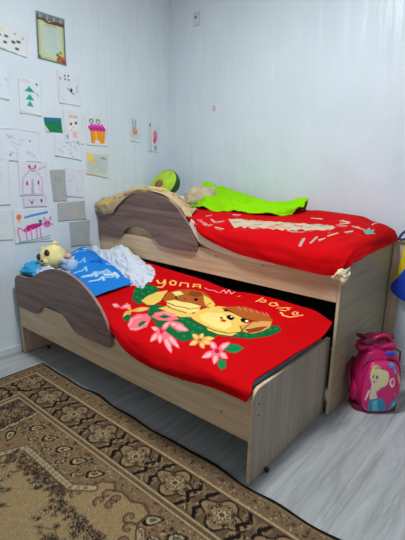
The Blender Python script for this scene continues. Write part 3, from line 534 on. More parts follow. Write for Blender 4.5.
M['underbed_shade'] = plain('painted_underbed_shade', (34, 26, 22), 0.8)  # near-black colour standing in for the shade under the raised bed
M['edge'] = plain('pale_edge_band', (216, 190, 160), 0.45)
M['dark'] = plain('dark_plastic', (38, 34, 32), 0.5)
M['screw'] = plain('brown_screw_cap', (104, 80, 58), 0.5)
M['cloth'] = painted('printed_cloth', 0.95, 0.0, 0.25, 400, 0.08)
M['paper'] = painted('drawing_paper', 0.7, 0.0, 0.02, 60)
M['rug'] = painted('woven_rug', 0.97, 0.0, 0.6, 500, 0.1)
M['mattress'] = plain('teal_mattress_ticking', (98, 134, 142), 0.9)
M['mattress_w'] = plain('cream_mattress_ticking', (222, 200, 152), 0.9)
M['vinyl'] = painted('glossy_bag_vinyl', 0.38, 0.0, 0.05, 120, 0.5)
M['magenta'] = plain('magenta_nylon', (200, 12, 95), 0.42)
M['darkpink'] = plain('deep_pink_webbing', (120, 10, 50), 0.6)
M['black'] = plain('black_thread', (22, 18, 18), 0.8)
M['plush'] = plain('pale_yellow_plush', (238, 224, 160), 0.95)
M['plush_b'] = plain('pale_blue_plush', (165, 190, 222), 0.95)
M['peach'] = plain('peach_plush', (228, 170, 150), 0.95)
M['eye'] = plain('glossy_black_eye', (20, 16, 18), 0.15)
M['brown'] = plain('brown_felt', (88, 56, 44), 0.8)
M['avo_skin'] = plain('dark_green_plush', (44, 92, 34), 0.9, var=0.3)
M['avo_flesh'] = plain('lime_green_plush', (176, 214, 60), 0.9)
M['avo_pit'] = plain('brown_plush', (150, 92, 56), 0.8)
M['lime'] = plain('lime_fleece', (150, 232, 12), 0.9, var=0.04)
M['beige'] = plain('beige_pillowcase', (190, 172, 142), 0.95)
M['yellow'] = plain('yellow_fabric', (238, 205, 20), 0.8)
M['royal'] = plain('royal_blue_fabric', (16, 60, 190), 0.6)
M['navy'] = plain('navy_cord', (30, 50, 120), 0.6)
M['sheet'] = plain('cream_sheet', (222, 205, 178), 0.9)
M['lampglass'], nt, b = principled('lamp_glass', 0.3)
b.inputs['Emission Color'].default_value = (0.93, 0.97, 1, 1); b.inputs['Emission Strength'].default_value = 3.0
M['glass'], nt, b = principled('window_glass', 0.02)
b.inputs['Transmission Weight'].default_value = 1.0

# ------------------------------------------------------------------ the room
XR, YB, YF, ZC = 4.2, 1.41, -3.3, 2.72
def slab(name, *a, mat='wall'): return struct(obj(name, box(*a), M[mat]))
slab('floor', -0.1, XR + .1, YF - .1, YB + .1, -0.1, 0, mat='floor')
slab('ceiling', -0.1, XR + .1, YF - .1, YB + .1, ZC, ZC + .1, mat='ceiling')
slab('wall_left', -0.1, 0, YF, YB, 0, ZC)
slab('wall_back', -0.1, XR + .1, YB, YB + .1, 0, ZC)
slab('wall_right', XR, XR + .1, YF, YB, 0, ZC)
bm = box(-0.1, 1.3, YF - .1, YF, 0, ZC); bx(bm, 3.1, XR + .1, YF - .1, YF, 0, ZC); bx(bm, 1.3, 3.1, YF - .1, YF, 0, .8); bx(bm, 1.3, 3.1, YF - .1, YF, 2.3, ZC)
struct(obj('wall_front', bm, M['wall']))
bm = box(1.3, 1.36, YF - .08, YF - .02, .8, 2.3); bx(bm, 3.04, 3.1, YF - .08, YF - .02, .8, 2.3); bx(bm, 1.36, 3.04, YF - .08, YF - .02, .8, .86); bx(bm, 1.36, 3.04, YF - .08, YF - .02, 2.24, 2.3); bx(bm, 2.17, 2.23, YF - .08, YF - .02, .86, 2.24)
wn = struct(obj('window_1', bm, M['trim'])); obj('pane', box(1.36, 3.04, YF - .055, YF - .05, .86, 2.24), M['glass'], wn)
def bb(name, *a):
    o = slab(name, *a, mat='trim'); bev(o, .004)
bb('baseboard_left', 0, .012, YF, YB - .0005, 0, .05)
bb('baseboard_back', 1.93, XR, YB - .012, YB, 0, .05)
t = thing('ceiling_lamp', 'round white glass ceiling lamp', 'lamp', (1.55, -.10, ZC))
obj('lamp_base', prism([(.16 * math.cos(a), .16 * math.sin(a)) for a in np.linspace(0, 2 * math.pi, 40, endpoint=False)], 2, -.025, -.001), M['trim'], t)
obj('lamp_shade', ellipsoid((0, 0, -.025), (.14, .14, .022)), M['lampglass'], t, True)

# ------------------------------------------------------------------ trundle bed (pulled out)
T = .016
HH, HL, RB, RT, LL, WL = .525, .407, .188, .379, 1.766, .673
X0 = .0396
tb = thing('pull_out_bed', 'lower pull-out child bed in pale wood with a dark wavy guard board', 'bed', (X0, 0, 0), rz=.0048)
def side_panel(x, dpt, h, rf, y0=0, zb=.004):
    return [(y0, zb), (y0 + dpt, zb)] + arc(y0 + dpt - .015, h - .015, .015, 0, 90, 4) + arc(y0 + rf, h - rf, rf, 90, 180, 8)
o = obj('headboard', prism(side_panel(0, WL, HH, .03), 0, 0, T), [M['maple_v']], tb); bev(o, .0015)
fb = obj('footboard', prism(side_panel(0, WL, HL, .045), 0, LL - T, LL), [M['end_v']], tb); bev(fb, .0012)
o = obj('edge_band', prism([(-.0015, .006), (0.0, .006)] + [(0.0, HL - .045)] + arc(.045, HL - .045, .045, 180, 90, 8) + [(WL - .02, HL), (WL - .02, HL + .0015)] + arc(.045, HL - .045, .0465, 90, 180, 8), 0, LL - T + .001, LL - .001), M['edge'], fb)
o = obj('front_rail', box(T + .0005, LL - T - .0005, 0, T, RB, RT), M['maple'], tb); bev(o, .0015)
o = obj('rear_rail', box(T + .0005, LL - T - .0005, WL - T, WL, RB, RT - .06), M['maple'], tb); bev(o, .0015)
obj('bed_base', box(T + .0005, LL - T - .0005, T + .0005, WL - T - .0005, RB + .01, RB + .025), M['maple'], tb)  # added solid and pale, unseen, to reflect warm light onto the floor below
GL = [(.018,.331),(.018,.500),(.045,.530),(.10,.536),(.16,.538),(.22,.549),(.27,.570),(.33,.600),(.40,.628),(.47,.645),(.54,.652),(.61,.648),(.68,.634),(.75,.608),(.82,.570),(.88,.520),(.92,.470),(.945,.420),(.962,.378),(.966,.350),(.950,.332),(.925,.326),(.78,.325),(.685,.326),(.645,.334),(.615,.352),(.575,.383),(.53,.405),(.46,.419),(.40,.418),(.35,.405),(.315,.385),(.285,.352),(.255,.334),(.22,.330),(.12,.330)]
def guard(outl, y, par, dx=0):
    p = [(a - dx, h) for a, h in outl]
    g = obj('guard_board', prism(p, 1, y - T, y), M['walnut'], par)
    # pale edge band around the outline
    P = np.array(p); n = len(P)
    bm = bmesh.new(); cen = P.mean(0)
    tn = np.roll(P, -1, 0) - np.roll(P, 1, 0); nr = np.stack([-tn[:, 1], tn[:, 0]], 1); nr /= np.linalg.norm(nr, axis=1, keepdims=True)
    area2 = np.sum(P[:, 0] * np.roll(P[:, 1], -1) - np.roll(P[:, 0], -1) * P[:, 1])
    if area2 > 0: nr = -nr
    Q = P + nr * .0012
    ring = [[bm.verts.new((Q[i, 0], yy, Q[i, 1])) for i in range(n)] for yy in (y - T + .0008, y - .0008)]
    rin = [[bm.verts.new((P[i, 0], yy, P[i, 1])) for i in range(n)] for yy in (y - T + .0008, y - .0008)]
    for i in range(n):
        j = (i + 1) % n
        bm.faces.new((ring[0][i], ring[0][j], ring[1][j], ring[1][i]))
        bm.faces.new((ring[0][i], rin[0][i], rin[0][j], ring[0][j])); bm.faces.new((ring[1][i], ring[1][j], rin[1][j], rin[1][i]))
    e = obj('edge_band', bm, M['edgeg'], g); return g
M['edgeg'] = plain('mauve_edge_band', (150, 120, 112), 0.4)
guard(GL, -.0005, tb, X0 - .0396 + .01)
def cap(par, p, axis):
    bm = bmesh.new(); bmesh.ops.create_cone(bm, cap_ends=True, segments=14, radius1=.0045, radius2=.004, depth=.0016)
    R = Matrix.Rotation(math.radians(90), 4, 'X') if axis == 1 else Matrix.Rotation(math.radians(90), 4, 'Y')
    bm.transform(Matrix.Translation(p) @ R); obj('screw_cap', bm, M['screw'], par)
for x, z in ((1.31, .325), (1.45, .325), (1.66, .265)): cap(tb, (x - X0, -.0012, z), 1)
for z in (.34, .29): cap(tb, (LL + .0008, .04, z), 0)
def wheel(par, p):
    bm = bmesh.new(); bmesh.ops.create_cone(bm, cap_ends=True, segments=20, radius1=.010, radius2=.010, depth=.010)
    bm.transform(Matrix.Translation(p) @ Matrix.Rotation(math.radians(90), 4, 'X'))
    bx(bm, p[0] - .006, p[0] + .006, p[1] - .009, p[1] - .006, p[2], p[2] + .012)
    obj('caster', bm, M['dark'], par)
for x, y in ((LL + .010, .11), (LL - .06, WL - .1), (T + .05, .14), (T + .05, WL - .1)): wheel(tb, (x, y, .0102))
mt = obj('mattress', box(.062, 1.782, .022, .650, RB + .03, .438), M['mattress']); bev(mt, .03, 4)
tag(mt, 'teal mattress of the lower pull-out bed, under the puppy blanket', 'mattress')

# ------------------------------------------------------------------ raised bed
Y0, XU0, LU, WU = .658, .0187, 1.8194, .7323
HU, UB, UT, FU = .885, .5913, .739, .800
ub = thing('raised_bed', 'upper fixed child bed in pale wood standing against the back wall', 'bed', (XU0, Y0, 0))
o = obj('headboard', prism(side_panel(0, WU, HU, .03), 0, 0, T), M['maple_v'], ub); bev(o, .0015)
fb = obj('footboard', prism(side_panel(0, WU, FU, .10), 0, LU - T, LU), M['end_y'], ub); bev(fb, .0012)
obj('edge_band', prism([(-.0015, .006), (0.0, .006), (0, FU - .1)] + arc(.1, FU - .1, .1, 180, 90, 8) + [(WU - .02, FU), (WU - .02, FU + .0015)] + arc(.1, FU - .1, .1015, 90, 180, 8), 0, LU - T + .001, LU - .001), M['edge'], fb)
o = obj('front_rail', box(T + .0005, LU - T - .0005, 0, T, UB, UT), M['maple'], ub); bev(o, .0015)
o = obj('rear_rail', box(T + .0005, LU - T - .0005, WU - T, WU, UB, UT), M['maple'], ub); bev(o, .0015)
o = obj('underbed_shade_panel', box(T + .0005, LU - T - .0005, WU - .008, WU - .002, .03, UB - .001), M['underbed_shade'], ub)  # added sheet, painted dark so the gap under the bed reads as deep shade
o = obj('bed_base', box(T + .0005, LU - T - .0005, T + .0005, WU - T - .0005, UB + .02, UB + .035), M['maple'], ub)
GU = [(.028,.698),(.022,.72),(.022,.855),(.04,.878),(.085,.888),(.15,.893),(.21,.908),(.27,.940),(.33,.980),(.39,1.008),(.45,1.024),(.51,1.032),(.58,1.032),(.65,1.022),(.72,1.003),(.78,.974),(.835,.932),(.88,.885),(.92,.835),(.95,.790),(.965,.755),(.965,.728),(.950,.712),(.92,.707),(.80,.705),(.69,.704),(.655,.712),(.625,.730),(.59,.760),(.55,.785),(.50,.802),(.45,.808),(.39,.803),(.34,.788),(.305,.760),(.280,.728),(.255,.708),(.22,.702),(.12,.699)]
guard([(a, h) for a, h in GU], -.0005, ub, XU0)
for x, z in ((.18, .66), (.964, .685), (1.10, .705), (1.41, .70)): cap(ub, (x - XU0, -.0012, z), 1)
mt = obj('mattress', box(.045, 1.805, .685, 1.370, UB + .0365, .845), M['mattress_w']); bev(mt, .03, 4)
tag(mt, 'cream mattress of the raised bed, under the red blanket', 'mattress')

o = obj('wooden_board', box(1.843, 1.905, 1.385, 1.3995, .002, .80), M['maple_v']); bev(o, .0015)
tag(o, 'narrow upright wooden board against the back wall behind the raised bed foot', 'board')

# ------------------------------------------------------------------ rug
def make_rug():
    A, B = 2.3, 1.5; res = .0036
    W_, H_ = int(A / res), int(B / res)
    cv = Canvas(W_, H_, (158, 134, 94)); rr = random.Random(5)
    K = 1.0
    DK, BR, TN, CR, PK, GR = (30, 24, 22), (98, 74, 54), (150, 122, 86), (188, 166, 124), (142, 104, 84), (92, 88, 72)
    U = lambda P: [(a / A, b_ / B) for a, b_ in P]
    poly = lambda c, P: cv.poly(c, U(P))
    st = lambda c, wd, P: cv.stroke(c, wd / res, U(P))
    def rect(c, a0, a1, b0, b1): poly(c, [(a0, b0), (a1, b0), (a1, b1), (a0, b1)])
    def ell(c, a, b_, ra, rb_, rot=0):
        ca, sa = math.cos(rot), math.sin(rot)
        poly(c, [(a + ra * math.cos(k) * ca - rb_ * math.sin(k) * sa, b_ + ra * math.cos(k) * sa + rb_ * math.sin(k) * ca) for k in np.linspace(0, 2 * math.pi, 14, endpoint=False)])
    def flower(a, b_, r, c1, c2, n=7, dk=True, rot=0):
        for k in range(n):
            t = rot + 2 * math.pi * k / n
            if dk: ell(DK, a + r * .62 * math.cos(t), b_ + r * .62 * math.sin(t), r * .46, r * .30, t)
        for k in range(n):
            t = rot + 2 * math.pi * k / n
            ell(c1, a + r * .62 * math.cos(t), b_ + r * .62 * math.sin(t), r * .36, r * .20, t)
        ell(DK if dk else BR, a, b_, r * .34, r * .34); ell(c2, a, b_, r * .22, r * .22)
    def scroll(a, b_, r, rot, c, wd=.006, flip=1):
        P = [(a + r * (1 - k / 15) * math.cos(rot + flip * k * .38), b_ + r * (1 - k / 15) * math.sin(rot + flip * k * .38)) for k in range(13)]
        st(c, wd, P)
    def boteh(a, b_, L, rot):
        for s_, c in ((1.35, TN), (1.12, DK), (.74, CR), (.42, GR)):
            P = []
            for k in np.linspace(0, 2 * math.pi, 20, endpoint=False):
                x = L * s_ * math.cos(k); y = L * s_ * .55 * math.sin(k) * (1 - .45 * math.cos(k))
                y += .15 * L * s_ * max(0, math.cos(k)) ** 2
                P.append((a + x * math.cos(rot) - y * math.sin(rot), b_ + x * math.sin(rot) + y * math.cos(rot)))
            poly(c, P)
    # field ornaments are drawn first, borders on top
    for k in range(210):      # fine speckled foliage over the outer field
        a = rr.uniform(.65, 2.2); b_ = rr.uniform(.46, .60)
        if b_ < .50 + .05 * math.sin(a * 17): flower(a, b_, rr.uniform(.010, .018), rr.choice((CR, PK, TN, BR)), DK, 5)
    for k in range(24):       # arch scrolls that edge the field
        a = .70 + k * .066; b_ = .515 + .022 * math.sin(k * 1.4)
        scroll(a, b_, .030, rr.uniform(0, 6), BR, .009, rr.choice((-1, 1))); scroll(a, b_, .022, rr.uniform(0, 6), PK, .005)
        if k % 2: flower(a + .02, b_ + .045, .020, CR, BR, 6)
    for k in range(16):
        a = .68 + .03 * math.sin(k * 1.3); b_ = .56 + k * .055
        scroll(a, b_, .030, rr.uniform(0, 6), BR, .009, rr.choice((-1, 1))); flower(a + .04, b_ + .01, .019, CR, BR, 6)
    for (a, b_, n) in ((.83, .66, 10), (1.18, .615, 12), (1.45, .66, 9), (1.0, .80, 10), (.92, .95, 8), (1.75, .62, 9)):      # sprays of blossom
        for k in range(n * 2):
            ca, cb = a + rr.gauss(0, .055), b_ + rr.gauss(0, .028)
            flower(ca, cb, rr.uniform(.009, .015), rr.choice((CR, CR, GR, PK)), rr.choice((BR, DK)), 6)
        st(BR, .004, [(a - .1, b_ + .02), (a - .03, b_ - .02), (a + .05, b_ + .015), (a + .11, b_ - .01)])
    # medallion
    ma, mb = 1.30, 1.02
    for s_, c in ((1.0, DK), (.95, BR), (.88, CR), (.84, PK), (.70, DK), (.67, TN), (.4, BR)):
        poly(c, [(ma + s_ * .34 * math.cos(k) * (1 + .07 * math.cos(12 * k)), mb + s_ * .31 * math.sin(k) * (1 + .07 * math.cos(12 * k))) for k in np.linspace(0, 2 * math.pi, 120, endpoint=False)])
    for k in range(40):
        t = k * .7; r = .12 + .17 * ((k * 37) % 11) / 11; flower(ma + r * math.cos(t), mb + r * math.sin(t), .022, CR, DK, 6)
    # ---- borders
    def band(c, d0, d1, e0=None, e1=None):
        e0 = d0 if e0 is None else e0; e1 = d1 if e1 is None else e1
        rect(c, e0, A - d0, d0, d1); rect(c, e0, e1, d0, B)
    # boteh band and floral inner line (wider offset on the left end)
    rect((134, 108, 78), .28, A, .285, .445); rect((134, 108, 78), .28, .66, .285, B)
    for k in range(520):
        if k % 2: a, b_ = rr.uniform(.5, A), rr.uniform(.29, .44)
        else: a, b_ = rr.uniform(.29, .65), rr.uniform(.29, B)
        flower(a, b_, rr.uniform(.007, .012), rr.choice((BR, PK, CR, TN)), DK, 5, rr.random() < .35)
    bays = (1.10, 1.10 + .64)
    for k in range(16):
        a = .585 + k * .112
        if not any(x0 - .04 < a < x0 + .25 for x0 in bays): boteh(a, .350, .036, -.9)
        if not any(x0 - .10 < a - .055 < x0 + .28 for x0 in bays): boteh(a - .055, .402, .022, -.9)
    for k in range(11): boteh(.545, .46 + k * .10, .036, .6)
    fieldc = (158, 134, 94)
    for x0 in bays:       # the field bulges out between the corner bands
        P = [(x0 - .10, .52), (x0 - .03, .43), (x0 - .01, .36), (x0 + .03, .335), (x0 + .06, .36), (x0 + .09, .345), (x0 + .15, .352), (x0 + .19, .33), (x0 + .235, .345), (x0 + .235, .40), (x0 + .29, .45), (x0 + .34, .52)]
        st(DK, .010, P); st(BR, .020, P); poly(fieldc, P)
        for a, b_, f_ in ((x0 - .035, .455, 1), (x0 + .055, .385, -1), (x0 + .10, .375, 1), (x0 + .105, .41, -1), (x0 + .06, .42, 1), (x0 + .20, .395, 1), (x0 + .23, .43, -1), (x0 + .26, .47, 1), (x0 - .07, .49, -1)):
            scroll(a, b_, .024, 1.5 * f_, DK, .012, f_); scroll(a, b_, .022, 1.5 * f_, PK, .008, f_)
    x_ = [.675] + [v for x0 in bays for v in (x0 - .08, x0 + .32)] + [A]
    segs = [[(x_[0], .455), (x_[1], .455), (x_[1] + .07, .400)]] + [[(x_[2] - .05, .41), (x_[2], .455), (x_[3], .455), (x_[3] + .07, .40)], [(x_[4] - .05, .41), (x_[4], .455), (A, .455)], [(.60, B), (.60, .62), (.675, .455)]]
    for P in segs: st(BR, .038, P)
    for P in segs: st((178, 160, 122), .024, P)
    for P in segs:
        for (a0, b0), (a1, b1) in zip(P, P[1:]):
            n_ = max(2, int(math.hypot(a1 - a0, b1 - b0) / .024))
            for k in range(n_):
                flower(a0 + (a1 - a0) * k / n_, b0 + (b1 - b0) * k / n_, .010, BR if k % 2 else DK, CR, 4, False)
    # extra pink and dark floral panel on the left end
    rect((70, 54, 44), .285, .47, .285, B)
    for k in range(30):
        b_ = .31 + k * .042
        flower(.345 + .03 * (k % 2), b_, .030, PK, CR, 8); flower(.425 - .02 * (k % 2), b_ + .02, .022, TN, BR, 6)
        scroll(.40, b_, .028, k * 1.3, TN, .005)
    P = [(.47 + .008 * abs(math.sin(k * .5)), .285 + k * .012) for k in range(101)]; st(CR, .012, P); st(DK, .004, [(a + .010, b_) for a, b_ in P])
    # main dark border
    rect((104, 84, 62), .095, A, .095, .258); rect((104, 84, 62), .095, .235, .095, B)
    def cart(a, b_, hor):
        for s_, c in ((1.0, DK), (.88, (150, 124, 90)), (.62, BR), (.54, (164, 138, 102))):
            P = [((.085 * s_ * math.cos(k) * (1 + .22 * math.cos(4 * k)), .066 * s_ * math.sin(k) * (1 + .22 * math.cos(4 * k)))) for k in np.linspace(0, 2 * math.pi, 48, endpoint=False)]
            poly(c, [(a + (x if hor else y), b_ + (y if hor else x)) for x, y in P])
        for k in range(8):
            t = k * math.pi / 4; flower(a + .048 * math.cos(t), b_ + .042 * math.sin(t), .013, (CR, PK)[k % 2], DK, 5)
        flower(a, b_, .026, CR, BR, 8)
    def filler(a, b_, hor):
        for s_ in (-1, 1):
            for q in (-1, 1):
                x, y = q * .028, s_ * .045
                p = (a + (x if hor else y), b_ + (y if hor else x))
                ell((140, 112, 82), *p, .030, .024, .6 * s_ * q); ell(DK, *p, .018, .012, .6 * s_ * q); flower(*p, .014, TN, BR, 6, False)
        st((172, 148, 108), .005, [(a + x, b_ + y) if hor else (a + y, b_ + x) for x, y in ((-.05, -.07), (-.01, -.02), (-.04, .03), (0, .07))])
        st(DK, .015, [(a + x, b_ + y) if hor else (a + y, b_ + x) for x, y in ((.045, -.075), (.02, -.03), (.05, 0), (.02, .04), (.045, .075))])
        st(DK, .015, [(a - x, b_ - y) if hor else (a - y, b_ - x) for x, y in ((.045, -.075), (.02, -.03), (.05, 0), (.02, .04), (.045, .075))])
    for k in range(11):
        filler(.27 + k * .23, .176, True); cart(.385 + k * .23, .176, True)
    for k in range(7):
        filler(.165, .27 + k * .23, False); cart(.165, .385 + k * .23, False)
    cart(.165, .165, True)
    for k in range(700):
        hor = k % 5 < 3
        a, b_ = (rr.uniform(.1, A), rr.uniform(.1, .255)) if hor else (rr.uniform(.1, .232), rr.uniform(.1, B))
        ell(rr.choice((DK, DK, CR, PK, TN, BR)), a, b_, rr.uniform(.003, .006), .003, rr.uniform(0, 3))
    for k in range(2600):    # fine filling of leaves between the motifs
        if k % 3: a, b_ = rr.uniform(.29, A), rr.uniform(.29, .445)
        else: a, b_ = rr.uniform(.29, .60), rr.uniform(.29, B)
        if any(x0 - .06 < a < x0 + .28 for x0 in bays) and b_ > .325: continue
        ell(rr.choice((DK, BR, CR, PK, TN, GR)), a, b_, rr.uniform(.003, .006), .0025, rr.uniform(0, 3))
    for k in range(420):
        a, b_ = rr.uniform(.66, 2.2), .475 + abs(rr.gauss(0, .030))
        if any(x0 - .05 < a < x0 + .28 for x0 in bays): b_ += .03
        flower(a, b_, rr.uniform(.008, .014), rr.choice((BR, PK, CR, TN, GR)), DK, 5)
    for k in range(160):
        a, b_ = .64 + abs(rr.gauss(0, .03)), rr.uniform(.55, B); flower(a, b_, rr.uniform(.008, .014), rr.choice((BR, PK, CR, TN)), DK, 5)
    # stripes
    def frame(c, d, wd, da=None):
        da = d if da is None else da
        st(c, wd, [(da, B), (da, d), (A, d)])
    frame(BR, .272, .034, .252); frame(CR, .260, .008, .240); frame(CR, .283, .007, .265)
    for k in range(190):
        flower(.26 + k * .0125, .272, .005, (PK, TN)[k % 2], CR, 4, False)
    for k in range(110): flower(.252, .28 + k * .0125, .005, (PK, TN)[k % 2], CR, 4, False)
    frame((128, 104, 78), .052, .086)
    for k in range(900):
        q = .016 + .066 * rr.random(); p_ = rr.uniform(.02, A if k % 3 else B)
        ell(rr.choice((DK, CR, PK, BR)), *((p_, q) if k % 3 else (q, p_)), .004, .003)
    for k in range(150):
        flower(.03 + k * .026, .044, .0105, (PK, CR, TN)[k % 3], DK, 5, k % 2 == 0)
        flower(.044, .03 + k * .026, .0105, (PK, CR, TN)[k % 3], DK, 5, k % 2 == 0)
    frame((188, 162, 118), .089, .009); frame(BR, .0985, .006); frame((150, 122, 86), .018, .005)
    frame((16, 14, 14), .004, .014)
    rng = np.random.RandomState(2)
    a = cv.a * (1 + .07 * rng.randn(H_, W_, 1)); a[::2] *= .97
    a = a * .92
    s_, t_ = np.meshgrid(np.linspace(0, 1, W_), np.linspace(0, 1, H_))
    x = .281 + s_ * A; y = -.003 - t_ * B
    edge = np.exp(-t_ * B / .04)
    y = y + edge * (.006 * np.sin(x * 9) + .004 * np.sin(x * 23 + 1)) * np.minimum(1, s_ * 10)
    z = .0095 + edge * .003 * (1 + np.sin(x * 17)) + .0015 * vnoise(x * 6, y * 6, 3)
    G = np.stack([x, y, z], -1)
    o = grid_mesh('area_rug', G, M['rug'], np.clip(a, 0, 255), None, .008)
    tag(o, 'brown and black oriental patterned rug on the floor beside the lower bed', 'rug')
make_rug()

# ------------------------------------------------------------------ printed blankets
RED = (200, 4, 12)
NS, NT = 560, 320
cv = Canvas(NS, NT, RED); cv.run(PAINT_LOW)
o = grid_mesh('puppy_blanket', surface(NET_LOW, NS, NT, **KW_LOW), M['cloth'], np.clip(cv.a, 0, 255), None, .008)
tag(o, 'red blanket printed with two puppies and flowers on the lower pull-out bed', 'blanket')
cv = Canvas(420, 300, (198, 6, 14)); cv.run(PAINT_UP)
o = grid_mesh('fleece_blanket', surface(NET_UP, 420, 300, **KW_UP), M['cloth'], np.clip(cv.a, 0, 255), None, .012)
tag(o, 'red blanket with pale grey print hanging over the raised bed', 'blanket')

def cloth(name, net, ns, nt_, base, ops, label, cat, thick=.006, parent=None, mat=None, **kw):
    cv = Canvas(ns, nt_, base)
    if callable(ops): ops(cv)
    o = grid_mesh(name, surface(net, ns, nt_, **kw), mat or M['cloth'], np.clip(cv.a, 0, 255), parent, thick)
    if label: tag(o, label, cat)
    return o
# cream sheet showing under the hem of the upper blanket
cloth('bed_sheet', [[(.905,.6405,.870),(.955,.6405,.804),(.994,.6405,.768),(1.091,.6405,.741),(1.246,.6405,.722),(1.394,.6405,.714),(1.50,.6405,.722)],
      [(.925,.6405,.900),(.985,.6405,.86),(1.02,.6405,.83),(1.11,.6405,.81),(1.25,.6405,.79),(1.39,.6405,.78),(1.50,.6405,.76)]], 80, 14, (232, 218, 194), None,
      'cream sheet edge hanging below the red blanket hem beside the upper guard board', 'sheet', .002, amp=.0, freq=(12, 2), seed=3)
cloth('sheet_corner', [[(1.79,.645,.735),(1.81,.632,.700),(1.835,.628,.712),(1.852,.634,.690),(1.862,.65,.722)],
      [(1.785,.65,.75),(1.81,.622,.728),(1.835,.616,.742),(1.86,.625,.722),(1.872,.655,.745)],
      [(1.79,.655,.765),(1.81,.638,.76),(1.835,.636,.765),(1.855,.64,.76),(1.865,.66,.77)]], 40, 24, (232, 214, 178), None,
      'knotted cream sheet corner sticking out at the raised bed foot', 'sheet', .004, amp=.012, freq=(6, 4), seed=8)

# ------------------------------------------------------------------ bedding on the raised bed
def pillow(name, c, r, mat, label, cat='pillow', rz=0, tilt=(0, 0), parent=None, amp=.006, paint=None, base=(255, 255, 255)):
    nu, nv = 72, 44
    u = np.linspace(0, 2 * math.pi, nu, endpoint=False); v = np.linspace(-math.pi / 2, math.pi / 2, nv)
    U_, V_ = np.meshgrid(u, v)
    sp = lambda a, e: np.sign(a) * np.abs(a) ** e
    x = sp(np.cos(V_), .75) * sp(np.cos(U_), .55); y = sp(np.cos(V_), .75) * sp(np.sin(U_), .55); z = np.sin(V_) * (1 - .35 * np.maximum(np.abs(x), np.abs(y)) ** 3)
    k = 1 + amp / min(r) * (vnoise(x * 4 + 9, y * 4 + z * 2, 5) + .5 * vnoise(x * 9, y * 9 + z * 3, 6)) * 2
    P = np.stack([x * r[0] * k, y * r[1] * k, z * r[2] * k], -1)
    R = np.array(Matrix.Rotation(rz, 3, 'Z') @ Matrix.Rotation(tilt[0], 3, 'X') @ Matrix.Rotation(tilt[1], 3, 'Y'))
    P = P @ R.T + np.array(c)
    cv = Canvas(nu, nv, base)
    if paint: paint(cv)
    o = grid_mesh(name, P[::-1], mat, np.clip(cv.a, 0, 255), parent, 0, True)
    if label: tag(o, label, cat)
    return o
def violet(cv):
    rr = random.Random(3)
    for k in range(60): cv.ell(rr.choice(((70, 80, 180), (150, 120, 190), (230, 225, 235))), rr.random(), rr.random(), .02, .03)
pillow('head_pillow', (.27, 1.08, .905), (.20, .24, .075), M['cloth'], 'white pillow with violet print beneath the avocado cushion', paint=violet, base=(228, 226, 232))
pillow('beige_pillow', (.56, 1.18, .975), (.13, .15, .088), M['beige'], 'beige pillow under the lime green cloth at the raised bed head', rz=.4, tilt=(.1, -.1), amp=.01)
def throwp(cv):
    rr = random.Random(11)
    for k in range(120):
        s = rr.betavariate(2, 2.6); t = rr.uniform(.2, .95)
        cv.ell(rr.choice(((228, 190, 40), (214, 170, 40), (140, 104, 66), (226, 206, 156), (180, 96, 64))), s, t, rr.uniform(.006, .018), rr.uniform(.015, .04), rr.uniform(0, 3))
cloth('cotton_throw', [
 [(.012,.634,.875),(.09,.628,.862),(.20,.628,.872),(.265,.632,.930),(.38,.636,1.005),(.52,.650,1.038),(.66,.650,1.030),(.76,.652,.990),(.83,.660,.942),(.885,.67,.895)],
 [(.010,.640,.93),(.09,.615,.93),(.20,.620,.945),(.28,.632,.990),(.39,.640,1.035),(.53,.660,1.058),(.67,.662,1.046),(.765,.664,1.002),(.84,.670,.952),(.89,.68,.905)],
 [(.012,.69,.965),(.10,.67,.975),(.20,.67,.985),(.29,.68,1.028),(.40,.69,1.060),(.53,.70,1.068),(.67,.70,1.050),(.76,.70,1.00),(.82,.71,.955),(.86,.72,.915)],
 [(.015,.80,.96),(.10,.79,.97),(.20,.79,.985),(.30,.79,1.01),(.41,.80,1.03),(.53,.80,1.03),(.66,.80,1.01),(.72,.80,.965),(.76,.81,.935),(.79,.82,.92)],
 [(.02,.95,.93),(.10,.95,.94),(.20,.95,.965),(.30,.95,.975),(.41,.95,.97),(.52,.95,.96),(.58,.95,.945),(.63,.95,.935),(.67,.95,.925),(.70,.95,.92)]],
 200, 80, (196, 174, 136), throwp, 'beige throw with yellow print draped over the upper guard board', 'throw', .006, amp=.016, freq=(14, 5), seed=21, amp2=.006)
# lime green cloth
cloth('fleece_cloth', [
 [(.475,1.03,.925),(.60,.99,.925),(.74,.95,.928),(.88,.92,.930),(1.00,.93,.930),(1.10,.94,.930),(1.22,.98,.930),(1.33,1.05,.935)],
 [(.470,1.07,.950),(.57,1.06,.975),(.70,1.03,.965),(.86,1.00,.960),(.99,1.00,.955),(1.10,1.01,.955),(1.22,1.04,.957),(1.36,1.08,.950)],
 [(.475,1.14,.985),(.56,1.14,1.030),(.70,1.12,1.000),(.86,1.10,.985),(1.00,1.09,.972),(1.11,1.09,.965),(1.23,1.11,.972),(1.375,1.12,.968)],
 [(.490,1.22,.990),(.575,1.22,1.060),(.70,1.21,1.030),(.86,1.20,1.000),(1.00,1.19,.975),(1.12,1.19,.968),(1.25,1.18,.990),(1.37,1.18,1.000)],
 [(.53,1.29,.960),(.61,1.29,1.050),(.72,1.28,1.020),(.87,1.26,.985),(1.00,1.24,.960),(1.12,1.24,.958),(1.26,1.22,.990),(1.36,1.22,1.005)],
 [(.58,1.33,.930),(.65,1.34,.98),(.75,1.33,.955),(.88,1.31,.945),(1.01,1.30,.940),(1.13,1.29,.940),(1.26,1.27,.950),(1.34,1.26,.955)]],
 260, 130, (138, 212, 8), None, 'crumpled lime green fleece cloth on the raised bed', 'cloth', .006, amp=.040, freq=(7, 4.5), seed=35, skew=3.5, amp2=.020)
